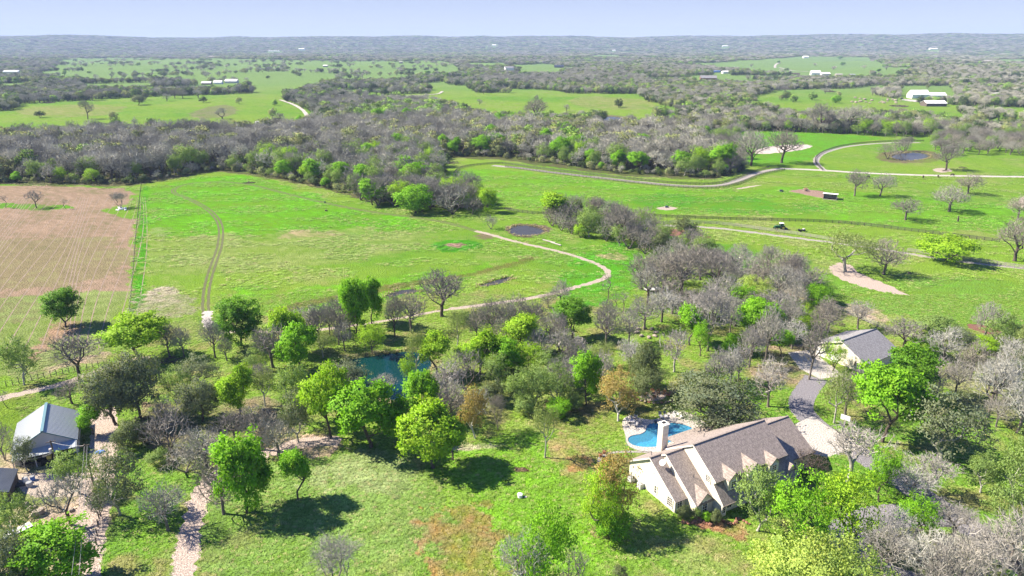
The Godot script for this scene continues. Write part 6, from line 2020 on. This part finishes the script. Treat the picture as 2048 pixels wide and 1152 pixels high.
		["gnarl", 73, 416, 380, 28, "largest of the little bare trees along the top of the brown field"],
		["snag", 132, 418, 396, 16, "smallest bare tree along the top of the brown field, third from the left"],
		["thin", 241, 416, 384, 34, "lone bare bush over a heap of pale stones by the boundary fence"],
		# far left meadow
		["olive", 278, 210, 189, 30, "dark round evergreen alone on the far left meadow"],
		["gnarl", 176, 238, 200, 30, "half-dead leaning tree on the far left meadow"],
		["bare", 350, 197, 178, 24, "left of two bare trees by the far left pond"],
		["bare", 366, 197, 177, 26, "right of two bare trees by the far left pond"],
		["bare", 185, 201, 176, 30, "bare tree standing at the right end of the far left tree line"],
		["olive", 408, 139, 128, 20, "dark round tree alone on the far left hillside"],
		["deep", 855, 150, 141, 12, "lone small tree on the far centre pasture"],
		["bush", 1671, 206, 190, 22, "round green bush in the far right pasture"],
		["bare", 1570, 186, 172, 22, "bare tree at the left of the far right pasture"],
		["bare", 1650, 187, 174, 20, "bare tree beside the dark brush heap in the far right pasture"],
		["deep", 1685, 131, 124, 12, "dark tree in the middle of the right hillside pasture"],
		["deep", 1680, 119, 112, 10, "small dark tree at the top of the right hillside pasture"],
		["deep", 1757, 144, 137, 9, "small dark tree at the lower right of the hillside pasture"],
		["deep", 1818, 139, 132, 8, "tiny dark tree at the right corner of the hillside pasture"],
		["deep", 1557, 127, 121, 8, "small dark tree at the bend of the white hill road"],
	])

	# thickets and groves: plants that nothing in the photograph tells apart
	thicket([285, 812, 380, 800, 470, 840, 560, 850, 560, 905, 470, 935, 420, 940, 330, 930, 290, 890], 9.0, {"bare": 5, "scrub": 3, "sage": 1}, 5.0, 8.0, "in the grey thicket above the big round green tree", "thicket at left")
	thicket([440, 700, 540, 690, 560, 720, 550, 800, 460, 740, 380, 740], 8.6, {"bare": 5, "bud": 2, "sage": 2, "grey": 1}, 6.0, 9.0, "among the trees between the barn oaks and the pond", "trees left of the pond")
	thicket([890, 760, 960, 720, 1080, 730, 1200, 720, 1230, 760, 1200, 815, 1080, 830, 960, 840, 880, 830], 7.2, {"bare": 4, "sage": 3, "bud": 2, "looselime": 2, "pale": 3}, 6.0, 9.5, "in the open wood between the pond and the pool", "open wood right of the pond")
	thicket([1000, 690, 1120, 700, 1190, 690, 1210, 715, 1100, 745, 1000, 730], 11.0, {"bare": 4, "pale": 2, "bud": 1}, 6.0, 9.0, "along the lower edge of the grey belt by the dirt track", "lower edge of the grey belt")
	thicket([1480, 600, 1560, 590, 1640, 610, 1660, 660, 1620, 690, 1580, 730, 1500, 720, 1470, 690], 8.0, {"bare": 4, "pale": 3, "loosegreen": 1}, 8.0, 12.0, "in the grove between the open lawn and the garage", "grove left of the garage")
	thicket([1860, 690, 1960, 670, 2080, 690, 2080, 850, 1980, 850, 1900, 800], 9.0, {"pale": 6, "bud": 1, "sage": 2, "grey": 1}, 8.0, 12.0, "in the pale grove at the right edge", "pale grove at the right edge")
	thicket([1730, 1075, 1800, 1040, 1900, 1050, 2000, 1100, 2080, 1160, 2080, 1230, 1760, 1230, 1700, 1150], 7.6, {"pale": 7, "bare": 2}, 6.0, 9.5, "in the white-twigged thicket inside the turning circle, bottom right", "thicket in the bottom right corner")
	thicket([1960, 890, 2080, 900, 2080, 1060, 2000, 1060, 1960, 980], 11.0, {"sage": 3, "looselime": 2, "pale": 2}, 7.0, 10.0, "on the green slope right of the drive", "trees right of the drive")
	thicket([0, 990, 90, 985, 110, 1040, 70, 1110, 0, 1120, -60, 1080], 8.0, {"sage": 3, "scrub": 2, "grey": 2}, 3.0, 5.5, "in the rocky scrub at the bottom left", "scrub at the bottom left")
	thicket([600, 660, 720, 655, 730, 690, 640, 710, 600, 690], 9.0, {"bare": 4}, 7.0, 10.0, "behind the pond's far path, left of the tall green pair", "bare trees behind the pond")
	thicket([1085, 452, 1092, 425, 1130, 410, 1180, 425, 1240, 445, 1300, 462, 1370, 485, 1430, 515, 1400, 535, 1330, 515, 1270, 500, 1180, 478, 1120, 462], 6.0, {"scrub": 5, "sage": 3, "bare": 4, "oliveb": 1}, 6.0, 11.0, "in the hedge row that runs from the puddle to the oak grove", "hedge row right of the puddle")
	thicket([690, 402, 740, 385, 860, 380, 960, 400, 985, 420, 900, 426, 760, 414], 6.5, {"scrub": 4, "sage": 2, "bare": 4, "looselime": 1}, 9.0, 16.0, "in the clump where the creek woods reach the meadow", "clump at the meadow's top edge")
	thicket([1080, 770, 1200, 745, 1300, 730, 1420, 735, 1500, 770, 1400, 800, 1330, 780, 1240, 800, 1130, 850], 11.0, {"pale": 3, "sage": 2, "bud": 2, "bare": 2}, 6.0, 10.0, "in the open wood behind the pool", "open wood behind the pool")
	thicket([1130, 660, 1250, 640, 1330, 620, 1480, 620, 1640, 640, 1620, 700, 1560, 770, 1480, 770, 1400, 740, 1260, 730, 1150, 720], 11.5, {"bare": 5, "pale": 4, "vase": 1, "bud": 1, "loosegreen": 1}, 8.0, 12.0, "about the lawn between the dirt track and the asphalt bend", "trees about the middle lawn")
	thicket([1780, 960, 1900, 1000, 1990, 1060, 1960, 1090, 1860, 1040, 1760, 1000], 7.5, {"pale": 4, "sage": 1}, 6.0, 9.0, "along both verges of the lower asphalt drive", "trees along the lower drive")
	thicket([500, 700, 640, 690, 700, 710, 640, 740, 560, 760, 500, 740], 8.5, {"bare": 4, "bud": 2}, 6.0, 9.0, "left of the pond's far bank", "trees left of the pond's far bank")
	thicket([1490, 262, 1530, 254, 1620, 252, 1760, 254, 1900, 258, 1900, 268, 1790, 277, 1640, 266], 9.0, {"bare": 4, "vase": 2, "sage": 3, "looselime": 2, "oliveb": 1}, 8.0, 15.0, "in the tree line beyond the green paddock", "tree line beyond the green paddock")
	thicket([1860, 300, 1870, 278, 1960, 268, 2120, 268, 2120, 312, 2000, 312, 1900, 310], 11.0, {"bare": 5, "scrub": 2, "sage": 2}, 8.0, 13.0, "in the trees right of the stock pond", "trees right of the stock pond")
	thicket([1420, 300, 1440, 270, 1482, 262, 1484, 340, 1440, 352], 10.0, {"bare": 3, "sage": 2, "scrub": 2}, 9.0, 14.0, "at the right end of the creek woods", "right end of the creek woods")
	thicket([1260, 555, 1330, 540, 1480, 530, 1600, 560, 1640, 590, 1560, 610, 1440, 600, 1300, 600], 9.5, {"bare": 5, "vase": 2}, 9.0, 12.0, "in the oak grove below the right pastures", "oak grove below the pastures")

func thicket(a: Array, gap: float, mix: Dictionary, lo: float, hi: float, where: String, group: String):
	var poly := plan(a)
	var box := bbox(poly)
	var bag := []
	for k in mix:
		for i in mix[k]: bag.append(k)
	var what := {"bare": "leafless grey tree", "scrub": "leafless grey shrub", "sage": "loose olive-green tree", "bud": "greyish budding tree", "looselime": "small lime-leaved tree", "pale": "pale leafless tree", "loosegreen": "loose green tree", "grey": "loose grey-green tree", "vase": "leafless oak with upright limbs", "oliveb": "dark green bush"}
	var z := box.position.y
	while z < box.end.y:
		var x := box.position.x
		while x < box.end.x:
			var q := Vector2(x, z) + Vector2(rng.randf_range(-0.42, 0.42), rng.randf_range(-0.42, 0.42)) * gap
			x += gap
			if not Geometry2D.is_point_in_polygon(q, poly): continue
			var free := true
			for s in standing:
				if q.distance_to(Vector2(s.x, s.y)) < gap * 0.48: free = false
			for c in clear:
				if c[1].has_point(q) and Geometry2D.is_point_in_polygon(q, c[0]): free = false
			for p in pits:
				if p[1].has_point(q) and Geometry2D.is_point_in_polygon(q, p[0]): free = false
			if not free: continue
			var k: String = bag[rng.randi() % bag.size()]
			var high := rng.randf_range(lo, hi)
			tree(k, Vector3(q.x, 0, q.y), high, high * rng.randf_range(0.85, 1.15), what[k] + " " + where, k + " " + group)
		z += gap

# ================================================================ woods
func far_kind(x: float, z: float) -> String:
	var a := n1.get_noise_2d(x * 0.35 + 300.0, z * 0.35)
	var b := rng.randf()
	if b < 0.48 + a * 0.7: return "far_bare"
	if b < 0.70 + a * 0.4: return "far_sage"
	if b < 0.90 + a * 0.2: return "far_olive"
	return "far_green"

func woods():
	var creek := plan([-500, 312, -200, 300, 0, 286, 300, 274, 560, 268, 640, 252, 690, 236, 760, 223, 870, 222, 960, 246, 1040, 257, 1150, 270, 1270, 262, 1420, 254, 1480, 264, 1430, 268, 1432, 300, 1482, 345, 1430, 356, 1250, 348, 1000, 314, 890, 312, 872, 395, 880, 412, 740, 396, 660, 378, 500, 346, 430, 340, 250, 370, 120, 366, 0, 366, -500, 368])
	var box := bbox(creek)
	var list := []
	var z := box.position.y
	while z < box.end.y:
		var x := box.position.x
		while x < box.end.x:
			var q := Vector2(x + rng.randf_range(-4.0, 4.0), z + rng.randf_range(-4.0, 4.0))
			x += 7.8
			if not Geometry2D.is_point_in_polygon(q, creek): continue
			if absf(q.x) > -q.y * 0.86 + 20.0: continue
			var wet := false
			for p in pits:
				if p[1].grow(2.0).has_point(q) and Geometry2D.is_point_in_polygon(q, p[0]): wet = true
			if wet: continue
			list.append([q.length(), q])
		z += 7.8
	for i in creek.size():                                     # undergrowth closes the edge of the wood
		var e0 := creek[i]
		var e1 := creek[(i + 1) % creek.size()]
		var t := 0.0
		while t < e0.distance_to(e1):
			var q := e0.lerp(e1, t / e0.distance_to(e1)) + Vector2(rng.randf_range(-3, 3), rng.randf_range(-4, 1.5))
			t += rng.randf_range(2.5, 5.0)
			if absf(q.x) < -q.y * 0.86 + 20.0: list.append([q.length() + 500.0, q, true])
	list.sort_custom(func(a, b): return a[0] < b[0])
	var left := {"bare_tree": 300 - counts.get("bare_tree", 0), "loose_tree": 110, "evergreen_oak": 40, "leafy_tree": 60, "bare_shrub": 60}
	var mass := {}
	var front := 0
	for e in list:
		var q: Vector2 = e[1]
		var edge := inside(creek, q, 26.0)
		var a := n2.get_noise_2d(q.x * 0.55, q.y * 0.55)
		var b := rng.randf()
		var kind := "bare"
		var pxl := 1024.0 + FPX * q.x / (HCAM * sin(PITCH) - q.y * cos(PITCH))
		var lively := 0.0
		if pxl > 600 and pxl < 900 and e[0] < 520: lively = 0.2
		if pxl > 900: lively = 0.2
		if pxl > 700 and pxl < 890 and e[0] > 700: lively = 0.75
		if edge < 0.9: b += 0.26 * (1.0 - edge) + a * 0.25
		b += lively * (0.5 + a) + a * 0.35 + 0.06
		if b > 1.2 or (lively > 0.7 and b > 0.85): kind = "looselime" if rng.randf() < 0.55 else "lush"
		elif b > 0.9: kind = "sage"
		elif b > 0.82: kind = "oliveb" if rng.randf() < 0.45 else "sage"
		elif b < 0.07: kind = "scrub"
		var high := rng.randf_range(11.0, 17.5) * (0.8 if edge < 0.35 else 1.0)
		if kind == "oliveb" or kind == "scrub": high *= 0.6
		if edge < 0.22 and rng.randf() < 0.6: high *= 0.55
		if e.size() > 2:
			high = rng.randf_range(2.5, 5.5)
			kind = ["sage", "oliveb", "scrub", "sage"][rng.randi() % 4]
		var nm: String = kinds[kind][3]
		var at := Vector3(q.x, 0, q.y) if q.length() < 880 else Vector3(q.x, land(q.x, q.y), q.y)
		if left.get(nm, 0) > 0 and e.size() < 3:
			left[nm] -= 1
			var what := {"bare": "leafless grey tree in the near edge of the creek woods beyond the meadows", "sage": "loose olive-green tree in the near edge of the creek woods", "looselime": "lime-green loose tree in the near edge of the creek woods", "lush": "fresh green tree in the near edge of the creek woods", "oliveb": "dark green bush in the near edge of the creek woods", "scrub": "leafless grey shrub in the near edge of the creek woods"}
			tree(kind, at, high, high * rng.randf_range(0.75, 1.1), what[kind], kind + " plants of the creek woods")
		else:
			var fk: String = {"bare": "far_bare", "sage": "far_sage", "looselime": "far_green", "lush": "far_green", "oliveb": "far_olive", "scrub": "far_bare"}[kind]
			if not mass.has(fk): mass[fk] = []
			var t := rng.randf_range(0.6, 1.3)
			mass[fk].append([at, high, high * rng.randf_range(0.8, 1.15), t])
	# trees scattered over the middle and far country
	var spots := []
	var r := 610.0
	while r < 10800.0:
		var s := maxf(8.0, r * 0.0062)
		var x := -r * 0.9
		while x < r * 0.9:
			var q := Vector2(x + rng.randf_range(-0.5, 0.5) * s, -r + rng.randf_range(-0.5, 0.5) * s)
			x += s
			if q.y > -600.0: continue
			var chance := 1.0
			for p in keep_out:
				if Geometry2D.is_point_in_polygon(q, p[0]):
					chance = p[1]
					if chance > 0.01: chance = 0.16 if n2.get_noise_2d(q.x * 0.16, q.y * 0.12) > 0.16 else 0.004
					break
			if rng.randf() > chance: continue
			if Geometry2D.is_point_in_polygon(q, creek): continue
			if q.y > -5200.0 and n1.get_noise_2d(q.x * 0.5, q.y * 0.28 + 77.0) > 0.33: continue
			var roomy := true
			for c in clear:
				if c[1].has_point(q) and Geometry2D.is_point_in_polygon(q, c[0]): roomy = false
			if not roomy: continue
			spots.append([q, s])
		r += s
	for e in spots:
		var q: Vector2 = e[0]
		var fk := far_kind(q.x, q.y)
		if not mass.has(fk): mass[fk] = []
		var high := rng.randf_range(7.5, 13.0)
		mass[fk].append([Vector3(q.x, land(q.x, q.y) - 0.2, q.y), high, maxf(high, e[1] * 1.15) * rng.randf_range(0.85, 1.25), rng.randf_range(0.6, 1.3)])
	var called := {"far_bare": "bare_woods", "far_sage": "budding_woods", "far_green": "green_woods", "far_olive": "evergreen_woods"}
	for k in mass:
		for j in P[k].size():
			var mine := []
			for i in mass[k].size():
				if i % P[k].size() == j: mine.append(mass[k][i])
			var mm := MultiMesh.new()
			mm.transform_format = MultiMesh.TRANSFORM_3D
			mm.use_colors = true
			mm.mesh = P[k][j]
			mm.instance_count = mine.size()
			for i in mine.size():
				var m = mine[i]
				var b := Basis(Vector3.UP, rng.randf() * TAU).scaled(Vector3(m[2] / 9.2, m[1] / 10.0, m[2] / 9.2))
				mm.set_instance_transform(i, Transform3D(b, m[0]))
				mm.set_instance_color(i, Color(m[3], m[3], m[3]))
			var o := MultiMeshInstance3D.new()
			o.name = numbered(called[k])
			o.multimesh = mm
			o.material_override = M.far_tree
			add_child(o)
			tag(o, "", "", "", "stuff")

# ================================================================ grass
var clear := []
func grass():
	var s := Soft.new()
	var r := RandomNumberGenerator.new()
	r.seed = 99
	for k in 7:
		var a := TAU * k / 7.0 + r.randf()
		var p := Vector3(cos(a), 0, sin(a)) * r.randf() * 0.22
		var e := Vector3(cos(a + 1.6), 0, sin(a + 1.6)) * 0.07
		var tip := p + Vector3(cos(a) * 0.26, r.randf_range(0.10, 0.24), sin(a) * 0.26)
		var o := s.v.size()
		s.v.append(p - e); s.v.append(p + e); s.v.append(tip)
		var face := (tip - p).cross(e).normalized()
		var flip := face.y < 0
		if flip: face = -face
		face = (face + Vector3(0, 1.2, 0)).normalized()
		for q in 3:
			s.n.append(face); s.c.append(Color.WHITE)
		s.i.append(o)
		s.i.append(o + 2 if flip else o + 1)
		s.i.append(o + 1 if flip else o + 2)
	var blade := s.mesh()
	for job in [["grass", 130000, -70.0, -205.0, 1.0], ["meadow_grass", 90000, -205.0, -420.0, 2.2]]:
		var put_at := []
		for i in job[1]:
			var t := rng.randf()
			var z: float = -sqrt(lerpf(job[2] * job[2], job[3] * job[3], t))
			var x := rng.randf_range(-0.82, 0.82) * -z
			var q := Vector2(x, z)
			if job[4] > 2.0 and n2.get_noise_2d(x * 0.6, z * 1.4) < -0.05: continue
			var ok := true
			for c in clear:
				if c[1].has_point(q) and Geometry2D.is_point_in_polygon(q, c[0]):
					ok = false
					break
			if not ok or land(x, z) < -0.08: continue
			put_at.append(q)
		var mm := MultiMesh.new()
		mm.transform_format = MultiMesh.TRANSFORM_3D
		mm.use_colors = true
		mm.mesh = blade
		mm.instance_count = put_at.size()
		for i in put_at.size():
			var q: Vector2 = put_at[i]
			var k: float = job[4] * rng.randf_range(0.7, 1.5)
			mm.set_instance_transform(i, Transform3D(Basis(Vector3.UP, rng.randf() * TAU).scaled(Vector3(k, k * rng.randf_range(0.5, 1.0) * (1.0 if job[4] < 2.0 else 0.6), k)), Vector3(q.x, 0.0, q.y)))
			var c := ground_colour(q.x, q.y, q.length())
			var t := rng.randf_range(0.75, 1.3)
			if rng.randf() < 0.16: c = c.lerp(Color(0.34, 0.29, 0.14), rng.randf_range(0.3, 0.8))
			mm.set_instance_color(i, Color(c.r * t, c.g * t, c.b * t))
		var o := MultiMeshInstance3D.new()
		o.name = job[0]
		o.multimesh = mm
		o.material_override = M.grass
		add_child(o)
		tag(o, "", "", "", "stuff")
	# reeds and rough grass on the banks
	var reeds := []
	for p in pits:
		var line: PackedVector2Array = p[0]
		for i in line.size():
			var e0 := line[i]
			var e1 := line[(i + 1) % line.size()]
			for k in int(e0.distance_to(e1) * 2.6):
				if n3.get_noise_2d(e0.x, e0.y + k) > -0.15:
					reeds.append(e0.lerp(e1, rng.randf()) + Vector2(rng.randfn(), rng.randfn()) * 0.7)
	var rm := MultiMesh.new()
	rm.transform_format = MultiMesh.TRANSFORM_3D
	rm.use_colors = true
	rm.mesh = blade
	rm.instance_count = reeds.size()
	for i in reeds.size():
		var k := rng.randf_range(1.2, 2.6)
		rm.set_instance_transform(i, Transform3D(Basis(Vector3.UP, rng.randf() * TAU).scaled(Vector3(k, k * 1.8, k)), Vector3(reeds[i].x, land(reeds[i].x, reeds[i].y) - 0.05, reeds[i].y)))
		rm.set_instance_color(i, Color(0.20, 0.20, 0.07).lerp(Color(0.34, 0.28, 0.15), rng.randf()))
	var ro := MultiMeshInstance3D.new()
	ro.name = "bank_grass"
	ro.multimesh = rm
	ro.material_override = M.grass
	add_child(ro)
	tag(ro, "", "", "", "stuff")
